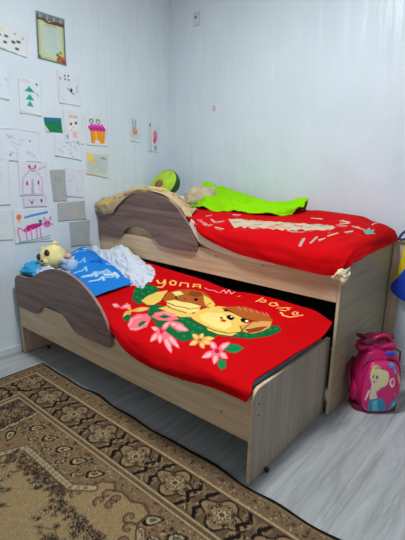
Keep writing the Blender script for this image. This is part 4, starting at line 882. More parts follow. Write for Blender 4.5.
# avocado cushion
av = thing('avocado_cushion', 'plush cushion shaped like half an avocado in the room corner on the raised bed', 'cushion', (.190, 1.13, 1.066))
n3 = Vector((-.05, -.90, .34)).normalized(); h3 = Vector((.95, -.05, .22)); h3 = (h3 - n3 * h3.dot(n3)).normalized(); v3 = n3.cross(h3).normalized()
if v3.z < 0: v3 = -v3
AV = Matrix((h3, v3, n3)).transposed()
def hemi(rx, ry, depth, par, name, mat, sgn):
    nu, nv = 48, 14; bm = bmesh.new(); rings = []
    for j in range(nv + 1):
        t = j / nv * math.pi / 2
        rings.append([bm.verts.new(AV @ Vector((rx * math.cos(t) * math.cos(a), ry * math.cos(t) * math.sin(a) * (1 + .16 * math.cos(a)), sgn * depth * math.sin(t)))) for a in np.linspace(0, 2 * math.pi, nu, endpoint=False)])
    for A_, B_ in zip(rings, rings[1:]):
        for k in range(nu): bm.faces.new((A_[k], A_[(k + 1) % nu], B_[(k + 1) % nu], B_[k]))
    bmesh.ops.remove_doubles(bm, verts=bm.verts, dist=1e-5)
    return obj(name, bm, mat, par, True)
hemi(.142, .098, .120, av, 'skin', M['avo_skin'], -1)
hemi(.139, .095, .022, av, 'flesh', M['avo_flesh'], 1)
obj('pit', ellipsoid(AV @ Vector((-.020, -.012, .020)), (.046, .032, .016), rot=AV), M['avo_pit'], av, True)

# ------------------------------------------------------------------ bedding on the lower bed
pillow('cyan_pillow', (.118, .118, .560), (.108, .095, .045), M['cloth'], 'small bright blue pillow under the plush bear at the lower bed head', base=(60, 165, 215), tilt=(.1, 0))
def bluep(cv):
    rr = random.Random(8)
    for k in range(34):
        s, t = rr.random() * .8, rr.random()
        c = rr.choice(((175, 205, 232), (205, 222, 238), (20, 90, 190), (150, 190, 230)))
        cv.stroke(c, rr.uniform(2, 5), [(s, t), (s + .05, t + .07), (s + .03, t + .14), (s + .09, t + .10)])
    cv.poly((190, 212, 236), [(.0, .15), (.22, .2), (.3, .4), (.18, .5), (.1, .38), (0, .4)])
    cv.poly((30, 95, 195), [(.12, .28), (.2, .27), (.22, .36), (.15, .38)])
cloth('blue_pillow', [
 [(.19,.10,.470),(.28,.09,.475),(.38,.10,.472),(.50,.12,.466),(.60,.16,.460)],
 [(.17,.15,.545),(.27,.15,.550),(.38,.16,.535),(.50,.18,.505),(.62,.21,.478)],
 [(.14,.26,.600),(.25,.26,.605),(.37,.27,.580),(.50,.29,.540),(.64,.31,.495)],
 [(.10,.38,.635),(.21,.38,.630),(.34,.38,.600),(.49,.39,.555),(.66,.40,.505)],
 [(.08,.48,.640),(.18,.48,.625),(.31,.47,.590),(.47,.46,.550),(.64,.46,.510)],
 [(.07,.54,.590),(.18,.53,.570),(.31,.52,.540),(.46,.50,.510),(.60,.50,.490)]],
 140, 100, (36, 128, 214), bluep, 'bright blue pillow with pale print beside the plush bear', 'pillow', .008, amp=.012, freq=(6, 5), seed=7)
def whitep(cv):
    rr = random.Random(4)
    for k in range(46):
        s, t = rr.random(), rr.random()
        c = rr.choice(((120, 160, 215), (60, 110, 190), (215, 110, 110), (150, 150, 170), (110, 130, 150)))
        cv.stroke(c, rr.uniform(.8, 2.0), [(s, t), (s + rr.uniform(-.05, .05), t + rr.uniform(-.05, .05)), (s + rr.uniform(-.08, .08), t + rr.uniform(-.08, .08))])
cloth('white_duvet', [
 [(.08,.50,.56),(.20,.47,.55),(.33,.44,.54),(.46,.42,.525),(.60,.39,.500),(.74,.36,.478)],
 [(.07,.54,.62),(.19,.52,.61),(.32,.50,.595),(.46,.47,.575),(.60,.44,.545),(.76,.42,.500)],
 [(.065,.58,.63),(.18,.56,.625),(.31,.54,.640),(.45,.52,.605),(.60,.49,.565),(.75,.48,.520)],
 [(.062,.615,.600),(.18,.60,.620),(.31,.59,.668),(.44,.57,.628),(.60,.55,.590),(.72,.54,.545)],
 [(.062,.640,.56),(.18,.636,.585),(.31,.634,.645),(.44,.632,.615),(.60,.625,.575),(.70,.61,.555)]],
 200, 120, (212, 218, 228), whitep, 'crumpled white duvet with fine print at the head of the lower bed', 'duvet', .006, amp=.026, freq=(9, 4), seed=17, skew=2.5, amp2=.012)
def stripp(cv):
    rr = random.Random(14)
    for k in range(40): cv.ell(rr.choice(((90, 140, 200), (60, 100, 180), (235, 235, 240), (150, 170, 200))), rr.random(), rr.random(), .03, .07)
    cv.stroke((200, 60, 60), 2.0, [(0, .15), (1, .2)])
cloth('printed_sheet', [
 [(.20,.030,.545),(.32,.030,.545),(.44,.030,.520),(.56,.030,.485),(.66,.032,.455)],
 [(.20,.06,.580),(.32,.06,.575),(.44,.07,.545),(.56,.07,.500),(.66,.07,.465)],
 [(.18,.12,.600),(.30,.12,.585),(.42,.13,.552),(.52,.14,.510),(.60,.14,.475)]],
 100, 50, (188, 200, 220), stripp, 'pale blue printed sheet tucked behind the lower guard board', 'sheet', .005, amp=.008, freq=(8, 3), seed=9)

# plush bear
toy = thing('plush_bear', 'pale yellow plush bear lying on the small blue pillow', 'toy', (.185, .17, .635))
cdir = Vector((2.5355 - .175, -1.1574 - .17, 1.2107 - .62)).normalized()
fd = (cdir + Vector((-.76, -.65, -.10)) * .75).normalized()
zax = Vector((-.45, -.1, .9)); zax = (zax - fd * zax.dot(fd)).normalized(); xax = zax.cross(-fd).normalized() * -1
F = Matrix((xax, -fd, zax)).transposed()           # local -Y is the face
E = lambda n, c, r, m, par=toy: obj(n, ellipsoid(F @ Vector(c), r, rot=F), m, par, True)
E('head', (0, 0, 0), (.090, .080, .076), M['plush'])
E('ear', (.050, .0, .070), (.022, .014, .018), M['plush']); E('ear', (-.050, .0, .070), (.022, .014, .018), M['plush'])
E('muzzle', (-.004, -.068, -.026), (.026, .022, .020), M['plush']); E('nose', (-.004, -.090, -.020), (.010, .006, .007), M['brown'])
for s in (-1, 1):
    ep = E('eye_patch', (s * .034, -.070, .016), (.019, .012, .022), M['brown']); e1 = E('eye', (s * .034, -.080, .017), (.011, .005, .013), M['eye'], ep)
obj('mouth', tube([F @ Vector(p) for p in ((-.018, -.087, -.038), (-.004, -.090, -.044), (.010, -.087, -.038))], .0025, 6), M['eye'], toy)
obj('body', ellipsoid((.095, .055, -.050), (.060, .050, .050)), M['plush_b'], toy, True)
obj('arm', tube([(.07, .03, -.02), (.095, 0.02, -.015), (.125, .03, -.03)], [.020, .018, .016], 12), M['plush_b'], toy, True)
obj('paw', ellipsoid((.098, .05, .012), (.022, .020, .018)), M['peach'], toy, True)

# ------------------------------------------------------------------ backpack
bp = thing('school_backpack', 'shiny magenta child backpack with cartoon print leaning by the raised bed foot', 'backpack', (1.966, .905, 0), rz=.74)
def sup(nu, nv, rx, ry, rz_, ez=.55, exy=.5, z0=0, top=.82, half=None):
    u = np.linspace(0, 2 * math.pi, nu, endpoint=False) if half is None else np.linspace(half[0], half[1], nu)
    v = np.linspace(-math.pi / 2, math.pi / 2, nv); U_, V_ = np.meshgrid(u, v)
    sp = lambda a, e: np.sign(a) * np.abs(a) ** e
    z = sp(np.sin(V_), .75); rr = sp(np.cos(V_), ez); k = 1 - (1 - top) * np.clip(z, 0, 1) ** 1.3
    return np.stack([rx * rr * sp(np.cos(U_), exy) * k, ry * rr * sp(np.sin(U_), exy) * k, z0 + rz_ * z], -1)
G = sup(80, 50, .118, .070, .165, z0=.167); G[..., 0] += .004 * vnoise(G[..., 1] * 30, G[..., 2] * 30, 2)
G[..., 1] += .006 * vnoise(G[..., 0] * 25, G[..., 2] * 25, 4); G[..., 2] = np.maximum(G[..., 2], .002)
grid_mesh('bag_body', G, M['magenta'], None, bp, 0, True)
cv = Canvas(150, 150, (214, 20, 110))
# generic printed picture: a small blonde girl figure, butterflies, flowers and grass (t grows upwards)
e = cv.ell
e((226, 36, 120), .5, .5, .38, .42); e((236, 90, 160), .26, .80, .10, .05)
e((226, 214, 130), .37, .70, .10, .14); e((236, 224, 170), .46, .62, .07, .13); e((238, 212, 180), .40, .62, .075, .09); e((150, 190, 120), .40, .78, .07, .04)
e((50, 36, 60), .37, .63, .014, .024); e((50, 36, 60), .44, .62, .014, .024); e((210, 60, 90), .405, .565, .018, .010); e((236, 150, 150), .35, .58, .015, .010)
cv.poly((238, 220, 190), [(.37, .54), (.44, .54), (.48, .42), (.40, .36), (.35, .43)]); cv.poly((245, 225, 205), [(.30, .49), (.36, .50), (.27, .38), (.23, .39)])
cv.poly((44, 150, 196), [(.36, .40), (.50, .42), (.58, .14), (.32, .12)]); cv.poly((110, 200, 220), [(.42, .38), (.48, .40), (.50, .16), (.42, .15)])
cv.poly((60, 150, 200), [(.60, .36), (.76, .44), (.84, .20), (.62, .18)]); e((130, 205, 215), .70, .32, .05, .04)
e((24, 120, 70), .78, .20, .09, .06); e((20, 90, 60), .86, .28, .05, .05); e((40, 150, 90), .70, .16, .05, .03)
for k in range(5): e((50, 140, 205), .62 + .055 * math.cos(k * 1.257), .84 + .05 * math.sin(k * 1.257), .04, .035, k * 1.257)
for k in range(5): e((70, 170, 215), .66 + .03 * math.cos(k * 1.257), .71 + .03 * math.sin(k * 1.257), .02, .02)
e((240, 220, 90), .62, .84, .018, .016); e((248, 235, 240), .58, .56, .045, .05); e((235, 60, 110), .58, .56, .025, .03)
e((240, 205, 70), .76, .60, .035, .07, .4); e((225, 30, 50), .70, .52, .035, .03); e((250, 240, 200), .84, .56, .03, .04); e((200, 20, 60), .88, .66, .03, .05); e((240, 120, 60), .66, .46, .03, .02)
for k in range(18): e((250, 200, 226), .20 + .03 * (k % 5), .11 + .03 * (k // 5) + .01 * (k % 3), .010, .010)
G = sup(150, 150, .098, .045, .138, ez=.4, exy=.55, z0=.145, top=.86, half=(math.pi, 2 * math.pi)); G[..., 1] -= .050
grid_mesh('front_pocket', G, M['vinyl'], np.clip(cv.a, 0, 255), bp, 0)
rim = [(x, y - .051, z) for x, y, z in zip(.100 * np.sign(np.cos(np.linspace(0, 6.283, 60))) * np.abs(np.cos(np.linspace(0, 6.283, 60))) ** .5, [0] * 60, .145 + .139 * np.sign(np.sin(np.linspace(0, 6.283, 60))) * np.abs(np.sin(np.linspace(0, 6.283, 60))) ** .6)]
obj('piping', tube(rim, .004, 6), M['darkpink'], bp, True)
zp = [(-.119 * 1.0 * (1 - .1 * k), -.012, .05 + .26 * k) for k in np.linspace(0, 1, 6)] + [(-.06, -.012, .334), (.0, -.012, .338), (.06, -.012, .334)] + [(.119 * (1 - .1 * k), -.012, .05 + .26 * k) for k in np.linspace(1, 0, 6)]
obj('zip', tube(zp, .005, 6), M['darkpink'], bp, True)
bmz = box(-.045, -.03, -.078, -.068, .300, .306); obj('zip_pull', ellipsoid((.03, -.062, .322), (.026, .012, .010)), M['royal'], bp, True)
def lump(name, c, rx, ry, rz_, mat, seed, k_=.022):
    G = sup(64, 40, rx, ry, rz_, ez=.8, exy=.8, z0=0, top=.8)
    d = vnoise(G[..., 0] * 45 + 3, G[..., 2] * 45 + G[..., 1] * 30, seed) + .6 * vnoise(G[..., 0] * 90, G[..., 2] * 90 + G[..., 1] * 60, seed + 1)
    G = G * (1 + d * k_ / min(rx, ry, rz_))[..., None] + np.array(c)
    grid_mesh(name, G, mat, None, bp, 0, True)
lump('top_flap', (-.012, .015, .335), .090, .050, .040, M['magenta'], 5, .014)
lump('shoulder_strap', (-.045, .005, .372), .055, .034, .030, M['darkpink'], 8)
lump('shoulder_strap', (.028, .030, .368), .050, .032, .026, M['darkpink'], 11)
obj('handle', tube(cr_pts([(-.06, -.01, .36), (-.03, -.03, .395), (.01, -.02, .402), (.04, -.005, .385), (.06, .0, .36)], 5, False), .009, 10), M['magenta'], bp, True)
obj('shoulder_strap', tube(cr_pts([(-.10, .05, .25), (-.135, .02, .20), (-.132, -.02, .12), (-.11, .03, .05)], 5, False), .010, 10), M['darkpink'], bp, True)
obj('side_pocket', ellipsoid((-.112, -.005, .10), (.020, .045, .060)), M['magenta'], bp, True)
obj('bag_base', prism([(.112 * np.sign(math.cos(a)) * abs(math.cos(a)) ** .5, .066 * np.sign(math.sin(a)) * abs(math.sin(a)) ** .5) for a in np.linspace(0, 2 * math.pi, 40, endpoint=False)], 2, .0005, .03), M['darkpink'], bp)

# ------------------------------------------------------------------ bag on a hook, right edge
hk = thing('wall_hook', 'small metal hook on the back wall above the yellow and blue bag', 'hook', (1.965, YB, 1.0))
obj('hook_plate', box(-.012, .012, -.004, -.0005, -.025, .025), M['trim'], hk); obj('hook_arm', tube([(0, -.004, 0), (0, -.03, -.015), (0, -.045, -.005), (0, -.047, .012)], .004, 8), M['trim'], hk, True)
db = thing('drawstring_bag', 'royal blue and yellow drawstring bag hanging near the raised bed foot', 'bag', (1.975, 1.372, .55))
o = obj('blue_pouch', prism([(x - 1.975, z - .55) for x, z in cr_pts([(1.862, .533), (1.885, .488), (1.96, .455), (2.08, .458), (2.14, .53), (2.11, .66), (2.03, .735), (1.955, .690), (1.90, .60)], 5)], 1, -.024, .004), M['royal'], db, True)
bev(o, .012, 4)
o = obj('yellow_top', prism([(x - 1.975, z - .55) for x, z in cr_pts([(1.872, .56), (1.880, .63), (1.900, .74), (1.930, .86), (1.99, .93), (2.06, .88), (2.11, .75), (2.10, .60), (1.98, .55)], 5)], 1, .005, .024), M['yellow'], db, True)
bev(o, .008, 3)
obj('cord', tube(cr_pts([(-.02, .0, .36), (-.085, -.005, .30), (-.10, -.008, .262), (-.05, -.005, .275), (.0, .0, .33), (-.008, -.004, .452)], 6, False), .007, 8), M['navy'], db, True)
obj('cord', tube(cr_pts([(.02, .0, .36), (.0, -.002, .40), (-.008, -.004, .452)], 6, False), .007, 8), M['navy'], db, True)

# ------------------------------------------------------------------ things on the walls
sk = thing('wall_socket', 'small white junction plate high on the back wall', 'socket', (.274, YB, 2.245))
o = obj('cover_plate', box(-.030, .030, -.010, -.0004, -.045, .045), M['trim'], sk); bev(o, .003)
obj('opening', ellipsoid((-.004, -.0105, .008), (.008, .002, .008)), M['dark'], sk, True)
o = obj('wall_stain', ellipsoid((.453, YB - .0012, 1.615), (.016, .0008, .022)), plain('faint_orange_mark', (214, 186, 172), .7)); tag(o, 'faint orange mark on the back wall', 'mark')

def paper(name, corners, base, draw, label, cat='drawing', res=.0035, curl=.004, seed=0, group=None):
    """corners: top-left, top-right, bottom-right, bottom-left as (y, z) on the left wall; canvas s to the right, t downwards"""
    c = np.array(corners, float); wd = np.linalg.norm(c[1] - c[0]); ht = np.linalg.norm(c[3] - c[0])
    ns, nt_ = max(12, int(wd / res)), max(12, int(ht / res))
    s, t = np.meshgrid(np.linspace(0, 1, ns), np.linspace(0, 1, nt_))
    q = (c[0] * ((1 - s) * (1 - t))[..., None] + c[1] * (s * (1 - t))[..., None] + c[2] * (s * t)[..., None] + c[3] * ((1 - s) * t)[..., None])
    off = .0022 + curl * ((np.abs(s - .5) * 2) ** 4 * (np.abs(t - .5) * 2) ** 4) + .0012 * (vnoise(s * 3, t * 3, seed) + .5)
    G = np.stack([off, q[..., 0], q[..., 1]], -1)
    cv = Canvas(ns, nt_, base); cv.asp = wd / ht
    draw(cv); cv.a = 255 * (cv.a / 255) ** .86; cv.a += (vnoise(s * 5, t * 5, seed + 1) * 5)[..., None]
    o = grid_mesh(name, G, M['paper'], np.clip(cv.a, 0, 255), None, 0)
    m_ = o.modifiers.new('thickness', 'SOLIDIFY'); m_.thickness = .0005
    return tag(o, label, cat, group or ('drawings taped to the left wall' if cat == 'drawing' else None))
WH = (214, 222, 230)
LN = (120, 125, 150)
def lines(cv, c, L, w_=1.0):
    for P in L: cv.stroke(c, w_, P)
def d_cert(cv):
    cv.poly((72, 88, 90), [(0, 0), (1, 0), (1, 1), (0, 1)]); cv.poly((176, 186, 132), [(.06, .14), (.94, .14), (.94, .97), (.06, .97)])
    cv.poly((188, 200, 164), [(.12, .20), (.88, .20), (.88, .92), (.12, .92)]); cv.poly((184, 202, 190), [(.2, .26), (.8, .26), (.8, .82), (.2, .82)])
    cv.poly((120, 134, 138), [(0, 0), (1, 0), (1, .10), (0, .09)])
    cv.poly((92, 56, 46), [(0, .13), (.25, .12), (.45, .17), (.6, .13), (1, .13), (1, .19), (.55, .20), (.4, .21), (.2, .165), (0, .18)])
    for k in range(12): cv.ell(((60, 66, 70), (170, 176, 172), (130, 80, 60))[k % 3], .06 + k * .08, .07 + .03 * math.sin(k * 2), .035, .02)
    for k, (a, b_) in enumerate(((.3, .7), (.35, .65), (.38, .62), (.3, .7), (.36, .64), (.32, .68), (.28, .72), (.4, .6))): cv.stroke((150, 165, 158), .7, [(a, .29 + k * .065), (b_, .29 + k * .065)])
    cv.stroke((150, 110, 90), 1.0, [(.3, .24), (.7, .24)])
    for (x, y, r, c) in ((.82, .90, .14, (170, 70, 62)), (.94, .84, .09, (200, 90, 80)), (.74, .93, .09, (150, 90, 60)), (.86, .80, .07, (206, 190, 60)), (.70, .82, .06, (70, 120, 60)), (.80, .76, .05, (80, 140, 60)), (.9, .95, .05, (120, 40, 40))): cv.ell(c, x, y, r, r * .6)
    cv.stroke((96, 110, 90), 1.6, [(.02, .1), (.03, .98), (.98, .98), (.98, .1)]); cv.ell((110, 70, 60), .06, .95, .05, .03)
paper('certificate', [(.284, 2.071), (.473, 2.068), (.468, 1.803), (.277, 1.812)], WH, d_cert, 'ornate green and brown certificate with flowers high on the left wall', 'certificate', .003)
def d_dots(cv):
    for x, y, r in ((.44, .42, .045), (.58, .40, .04), (.72, .55, .045), (.56, .66, .04), (.82, .48, .045), (.80, .78, .045), (.74, .2, .02), (.9, .3, .02)): cv.ell((70, 66, 78), x, y, r, r * 1.3)
    cv.stroke((190, 80, 120), 1.5, [(0, .78), (.3, .93), (.6, .98)]); cv.stroke((90, 170, 160), 1, [(.4, .95), (.8, .98)]); cv.stroke((210, 220, 150), 3, [(0, .1), (.5, .16)])
    cv.ell((230, 214, 220), .2, .55, .15, .3)
paper('child_drawing', [(-.075, 1.955), (.228, 1.935), (.204, 1.802), (-.08, 1.835)], (216, 220, 220), d_dots, 'drawing with dark spots at the left edge beside the certificate')
def d_trees(cv):
    for y, r in ((.30, .24), (.52, .20), (.70, .16)): cv.poly((34, 150, 120), [(.48, y - .10), (.48 + r, y + .07), (.48 - r, y + .07)])
    cv.ell((90, 90, 110), .82, .12, .05, .035); cv.stroke((70, 70, 110), 1, [(.78, .36), (.9, .44)]); cv.stroke((200, 190, 180), 1.4, [(.02, .95), (.98, .98)]); cv.ell((220, 200, 205), .3, .08, .25, .06)
paper('child_drawing', [(.144, 1.690), (.281, 1.685), (.272, 1.482), (.137, 1.489)], (212, 222, 228), d_trees, 'drawing of three small teal fir trees')
def d_face(cv):
    for x, y in ((.36, .14), (.52, .12), (.36, .24), (.52, .24)): cv.ell((50, 52, 80), x, y, .04, .03)
    cv.ell((190, 150, 165), .13, .25, .07, .05); cv.stroke((40, 40, 60), 1.4, [(.45, .50), (.62, .62), (.75, .66)]); cv.ell((30, 30, 45), .62, .54, .05, .06); cv.stroke((80, 80, 100), 1, [(.88, .38), (.88, .6)])
    cv.stroke((190, 180, 186), .8, [(.1, .1), (.05, .8), (.3, .95)])
paper('child_drawing', [(.395, 1.770), (.553, 1.765), (.555, 1.570), (.400, 1.575)], (213, 221, 231), d_face, 'drawing with scattered black eye marks below the certificate')
def d_green(cv):
    cv.poly((36, 96, 150), [(0, 0), (1, 0), (1, .22), (0, .26)])
    for k in range(22): cv.stroke(((14, 110, 60), (20, 84, 70), (10, 130, 70))[k % 3], 3.2, [(.05 + .04 * (k % 5), .3 + .028 * k), (.95 - .03 * (k % 4), .28 + .03 * k)])
    cv.poly((206, 214, 224), [(0, .5), (.12, .8), (.2, 1), (0, 1)])
paper('child_drawing', [(.285, 1.478), (.405, 1.483), (.411, 1.395), (.297, 1.393)], (14, 110, 64), d_green, 'small drawing coloured in solid dark green under a blue strip', res=.0025)
def d_doll(cv):
    cv.ell((232, 226, 222), .48, .42, .22, .20)
    for x in (.3, .42, .54, .64): cv.stroke((220, 80, 60), 1.6, [(x, .17), (x + .03, .23)])
    cv.ell((40, 36, 46), .36, .42, .055, .045); cv.ell((40, 36, 46), .62, .38, .055, .045); cv.ell((150, 40, 50), .49, .53, .03, .015); cv.ell((216, 120, 110), .38, .60, .04, .02)
    cv.poly((226, 178, 176), [(.42, .64), (.64, .64), (.68, .98), (.44, .98)]); cv.ell((150, 160, 180), .14, .82, .07, .08)
paper('child_drawing', [(.425, 1.540), (.570, 1.540), (.565, 1.330), (.425, 1.335)], (214, 220, 224), d_doll, 'drawing of a pink figure with round face and red hair marks')
def d_lion(cv):
    cv.poly((240, 140, 24), [(.18, .42), (.86, .42), (.84, .92), (.62, .92), (.60, .80), (.40, .80), (.38, .92), (.22, .92)])
    for k in range(14): cv.ell(((206, 36, 150), (190, 30, 120), (226, 80, 170))[k % 3], .18 + .05 * k, .36 + .07 * math.sin(k * 2.1), .08, .07)
    cv.ell((110, 110, 125), .26, .15, .10, .09); cv.ell((110, 110, 125), .56, .14, .10, .09); cv.ell(WH, .26, .16, .05, .05); cv.ell(WH, .56, .15, .05, .05)
    cv.stroke((220, 60, 60), 1.4, [(.24, .5), (.24, .9)]); cv.stroke((240, 210, 80), 2, [(.44, .5), (.46, .78)]); cv.stroke((180, 60, 30), 1, [(.85, .45), (.9, .6), (.84, .8)])
paper('child_drawing', [(.588, 1.510), (.772, 1.512), (.765, 1.322), (.592, 1.325)], (214, 220, 224), d_lion, 'drawing of an orange lion with a magenta mane')
def d_faint(seed, col=(150, 160, 185), n=9, extra=None):
    def f_(cv):
        rr = random.Random(seed)
        for k in range(n):
            x, y = rr.uniform(.1, .8), rr.uniform(.12, .8); cv.stroke(col, .8, [(x, y), (x + rr.uniform(-.1, .2), y + rr.uniform(-.1, .1)), (x + rr.uniform(0, .2), y + rr.uniform(-.05, .2))])
        cv.stroke((160, 166, 176), 1.2, [(.0, .99), (1, .99)])
        if extra: extra(cv)
    return f_
paper('child_drawing', [(-.06, 1.405), (.245, 1.395), (.242, 1.205), (-.06, 1.215)], (212, 219, 231), d_faint(2, extra=lambda cv: (cv.ell((90, 95, 110), .80, .35, .018, .03), cv.ell((120, 100, 160), .38, .82, .02, .03), cv.stroke((150, 156, 170), .9, [(.0, .1), (.5, .03), (.95, .06)]))), 'wide faint pencil drawing at the left edge above the cat in a dress')
paper('child_drawing', [(.355, 1.375), (.548, 1.360), (.540, 1.222), (.347, 1.247)], (214, 221, 230), d_faint(3, extra=lambda cv: cv.stroke((80, 90, 120), 1, [(.82, .22), (.86, .12), (.92, .2), (.9, .28)])), 'faint pencil drawing below the red haired figure')
def d_yel(cv):
    cv.poly((188, 198, 194), [(.06, .1), (.95, .08), (.93, .88), (.08, .9)]); cv.ell((232, 206, 110), .18, .2, .18, .18); cv.ell((222, 196, 120), .3, .4, .12, .12)
    cv.stroke((50, 60, 80), 1.2, [(.66, .16), (.72, .22), (.78, .16)]); cv.stroke((50, 60, 80), 1.2, [(.8, .2), (.88, .24)]); cv.stroke((150, 170, 190), 1, [(.3, .7), (.5, .5), (.7, .68)])
    cv.stroke((190, 180, 120), 1.4, [(.02, .95), (.6, .97), (1, 1)])
paper('child_drawing', [(.583, 1.278), (.770, 1.268), (.752, 1.100), (.574, 1.132)], (208, 208, 188), d_yel, 'pale grey and yellow drawing with a sun above the raised bed headboard')
def d_catg(cv):
    cv.poly((214, 196, 214), [(.32, .13), (.62, .12), (.64, .26), (.36, .28)]); cv.poly((120, 20, 50), [(.34, .2), (.36, .1), (.44, .18)]); cv.poly((120, 20, 50), [(.54, .18), (.62, .09), (.62, .2)])
    cv.stroke((196, 30, 60), 1.4, [(.38, .22), (.58, .22)]); cv.stroke((60, 50, 80), 1, [(.42, .27), (.5, .3), (.58, .27)]); cv.stroke(LN, 1.2, [(.7, .25), (.95, .14)])
    cv.stroke((130, 120, 170), 1, [(.36, .3), (.14, .5), (.1, .95)]); cv.stroke((130, 120, 170), 1, [(.62, .3), (.84, .5), (.88, .95)]); cv.stroke((130, 120, 170), 1, [(.1, .96), (.9, .96)])
    cv.ell((200, 40, 90), .28, .66, .04, .05); cv.ell((200, 40, 90), .70, .64, .04, .05); cv.ell((80, 40, 90), .28, .60, .03, .02); cv.ell((80, 40, 90), .70, .58, .03, .02)
    cv.poly((168, 166, 176), [(.44, .52), (.52, .52), (.54, .96), (.42, .96)]); cv.stroke((200, 190, 220), 5, [(.75, .75), (.8, .9)])
paper('child_drawing', [(.095, 1.215), (.283, 1.212), (.262, 1.000), (.090, 1.005)], (213, 216, 228), d_catg, 'drawing of a cat in a dress with dark red ears')
def d_bug(cv):
    cv.stroke((70, 120, 60), 1.4, [(.25, .3), (.36, .55), (.46, .3)]); cv.ell((60, 40, 70), .36, .6, .04, .12); cv.ell((50, 70, 120), .78, .45, .045, .16); cv.stroke((150, 140, 170), .8, [(.02, .1), (.04, .9), (.96, .95)])
paper('child_drawing', [(.105, .996), (.262, 1.000), (.262, .928), (.105, .932)], (210, 208, 222), d_bug, 'narrow drawing strip with two small bugs', res=.003)
def d_gray(seed, fig=None):
    def f_(cv):
        rr = random.Random(seed)
        for k in range(6): cv.stroke((160, 160, 155), .7, [(rr.random(), rr.random()), (rr.random(), rr.random())])
        if fig: fig(cv)
    return f_
paper('child_drawing', [(.300, 1.160), (.405, 1.162), (.408, .958), (.312, .958)], (158, 163, 162), d_gray(1, lambda cv: lines(cv, (130, 130, 128), [[(.25, .3), (.5, .22), (.75, .3), (.5, .36), (.25, .3)]], 1)), 'tall grey paper drawing beside the cat in a dress')
paper('child_drawing', [(.413, 1.178), (.552, 1.170), (.539, .972), (.410, .985)], (210, 216, 224), d_faint(5, n=3, extra=lambda cv: cv.ell((60, 70, 110), .8, .12, .02, .015)), 'nearly blank white paper to the right of the tall grey one')
paper('child_drawing', [(.337, .945), (.546, .950), (.554, .821), (.335, .826)], (166, 170, 166), d_gray(2, lambda cv: (cv.stroke((206, 196, 120), 1.6, [(.55, .25), (.58, .6), (.56, .8)]), cv.stroke((206, 196, 120), 1.4, [(.66, .3), (.64, .75)]))), 'wide grey paper with a faint yellow figure')
paper('child_drawing', [(.417, .812), (.578, .811), (.576, .632), (.421, .640)], (160, 168, 168), d_gray(3, lambda cv: cv.stroke((130, 140, 140), 1, [(.8, .5), (.84, .7), (.78, .8)])), 'lowest grey paper just above the blue pillow')
def d_pink(cv):
    cv.ell((232, 112, 40), .13, .22, .06, .085); cv.ell((240, 180, 120), .13, .34, .05, .03)
    cv.stroke((40, 140, 206), 4.2, [(.28, .24), (.45, .20), (.62, .17), (.85, .13)]); cv.stroke((90, 90, 96), 2, [(.62, .38), (.66, .44), (.70, .38)]); cv.ell((90, 90, 96), .66, .38, .04, .05)
    cv.poly((196, 20, 120), [(.22, .60), (.32, .50), (.50, .46), (.70, .46), (.66, .54), (.50, .60), (.34, .66), (.24, .68)])
    cv.stroke((226, 90, 170), 2.4, [(.12, .92), (.08, .70), (.10, .54), (.16, .56), (.24, .66)])
    for x in (.28, .40, .54, .64): cv.stroke((232, 110, 190), 3.0, [(x, .60), (x + .01, .90)])
    cv.ell((224, 90, 176), .83, .48, .10, .11); cv.ell((110, 20, 90), .80, .46, .02, .03); cv.ell((110, 20, 90), .87, .45, .02, .03)
    for P in ([(.76, .38), (.74, .28), (.82, .36)], [(.88, .36), (.94, .26), (.93, .38)], [(.72, .50), (.62, .46)], [(.92, .5), (1, .5)]): cv.stroke((130, 30, 110), 1.2, P)
    cv.stroke((110, 20, 80), 1.2, [(.3, .5), (.5, .45), (.72, .45)]); cv.stroke((60, 150, 140), 1.6, [(.08, .96), (.5, .92), (.9, .84)]); cv.stroke((70, 110, 120), 1.2, [(.08, .99), (.6, .96), (.9, .92)])
paper('child_drawing', [(.035, .920), (.300, .920), (.297, .700), (.033, .712)], (212, 220, 230), d_pink, 'drawing of a long magenta cat with orange sun and blue stroke', res=.003)
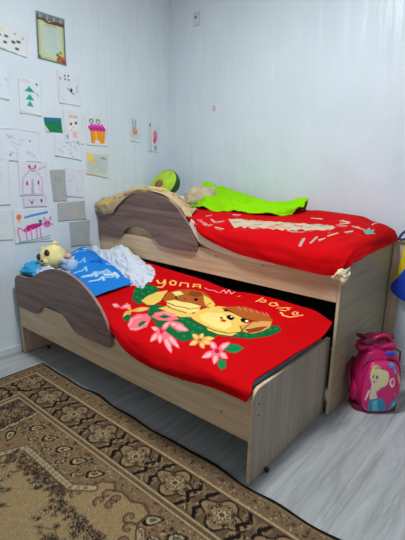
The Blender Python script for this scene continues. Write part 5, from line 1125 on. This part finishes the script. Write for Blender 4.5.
def d_rab(cv):
    cv.ell((150, 156, 176), .28, .16, .08, .15); cv.ell((150, 156, 176), .52, .17, .08, .14); cv.ell((168, 172, 190), .4, .40, .20, .12); cv.ell((204, 120, 90), .48, .55, .26, .14); cv.ell((226, 160, 130), .5, .5, .12, .07)
    cv.ell((186, 200, 196), .22, .74, .2, .10); cv.ell((186, 200, 196), .74, .74, .18, .10); cv.stroke((206, 160, 150), 2.4, [(.42, .7), (.44, .97)])
paper('child_drawing', [(.975, 1.535), (1.082, 1.528), (1.070, 1.362), (.975, 1.370)], (208, 219, 227), d_rab, 'small drawing of a grey rabbit in an orange dress', res=.003)
def d_pen(cv):
    cv.ell((50, 56, 80), .14, .12, .08, .05); cv.stroke((220, 150, 150), 2.2, [(.16, .2), (.20, .44)]); cv.stroke((110, 110, 120), 1.2, [(.24, .5), (.26, .98)])
    cv.ell((214, 110, 150), .70, .45, .22, .20); cv.ell((220, 70, 120), .62, .60, .16, .12); cv.ell((236, 216, 150), .42, .46, .1, .16); cv.ell((168, 150, 176), .72, .86, .16, .10); cv.stroke((200, 214, 190), 2, [(.35, .3), (.5, .36)])
paper('child_drawing', [(1.165, 1.530), (1.262, 1.510), (1.262, 1.296), (1.158, 1.302)], (208, 217, 224), d_pen, 'small drawing of a pink flower and a pencil, nearest the corner', res=.003)
paper('child_drawing', [(-.10, 1.218), (.040, 1.214), (.020, .955), (-.10, .950)], (209, 221, 226), d_faint(7, (190, 200, 190), 4), 'faint greenish paper at the left edge level with the cat in a dress')
paper('child_drawing', [(-.05, 1.712), (.093, 1.703), (.078, 1.553), (-.05, 1.560)], (211, 221, 230), d_faint(8, (90, 140, 170), 3, lambda cv: (cv.ell((60, 60, 80), .55, .3, .05, .04), cv.stroke((50, 110, 150), 1.2, [(.4, .5), (.6, .52), (.55, .66), (.42, .64)]))), 'paper with a small blue scribble at the left edge beside the fir trees')
paper('child_drawing', [(-.10, .93), (.025, .925), (.022, .74), (-.10, .745)], (210, 221, 224), d_faint(9, (180, 196, 190), 4), 'faint paper at the left edge beside the magenta cat')
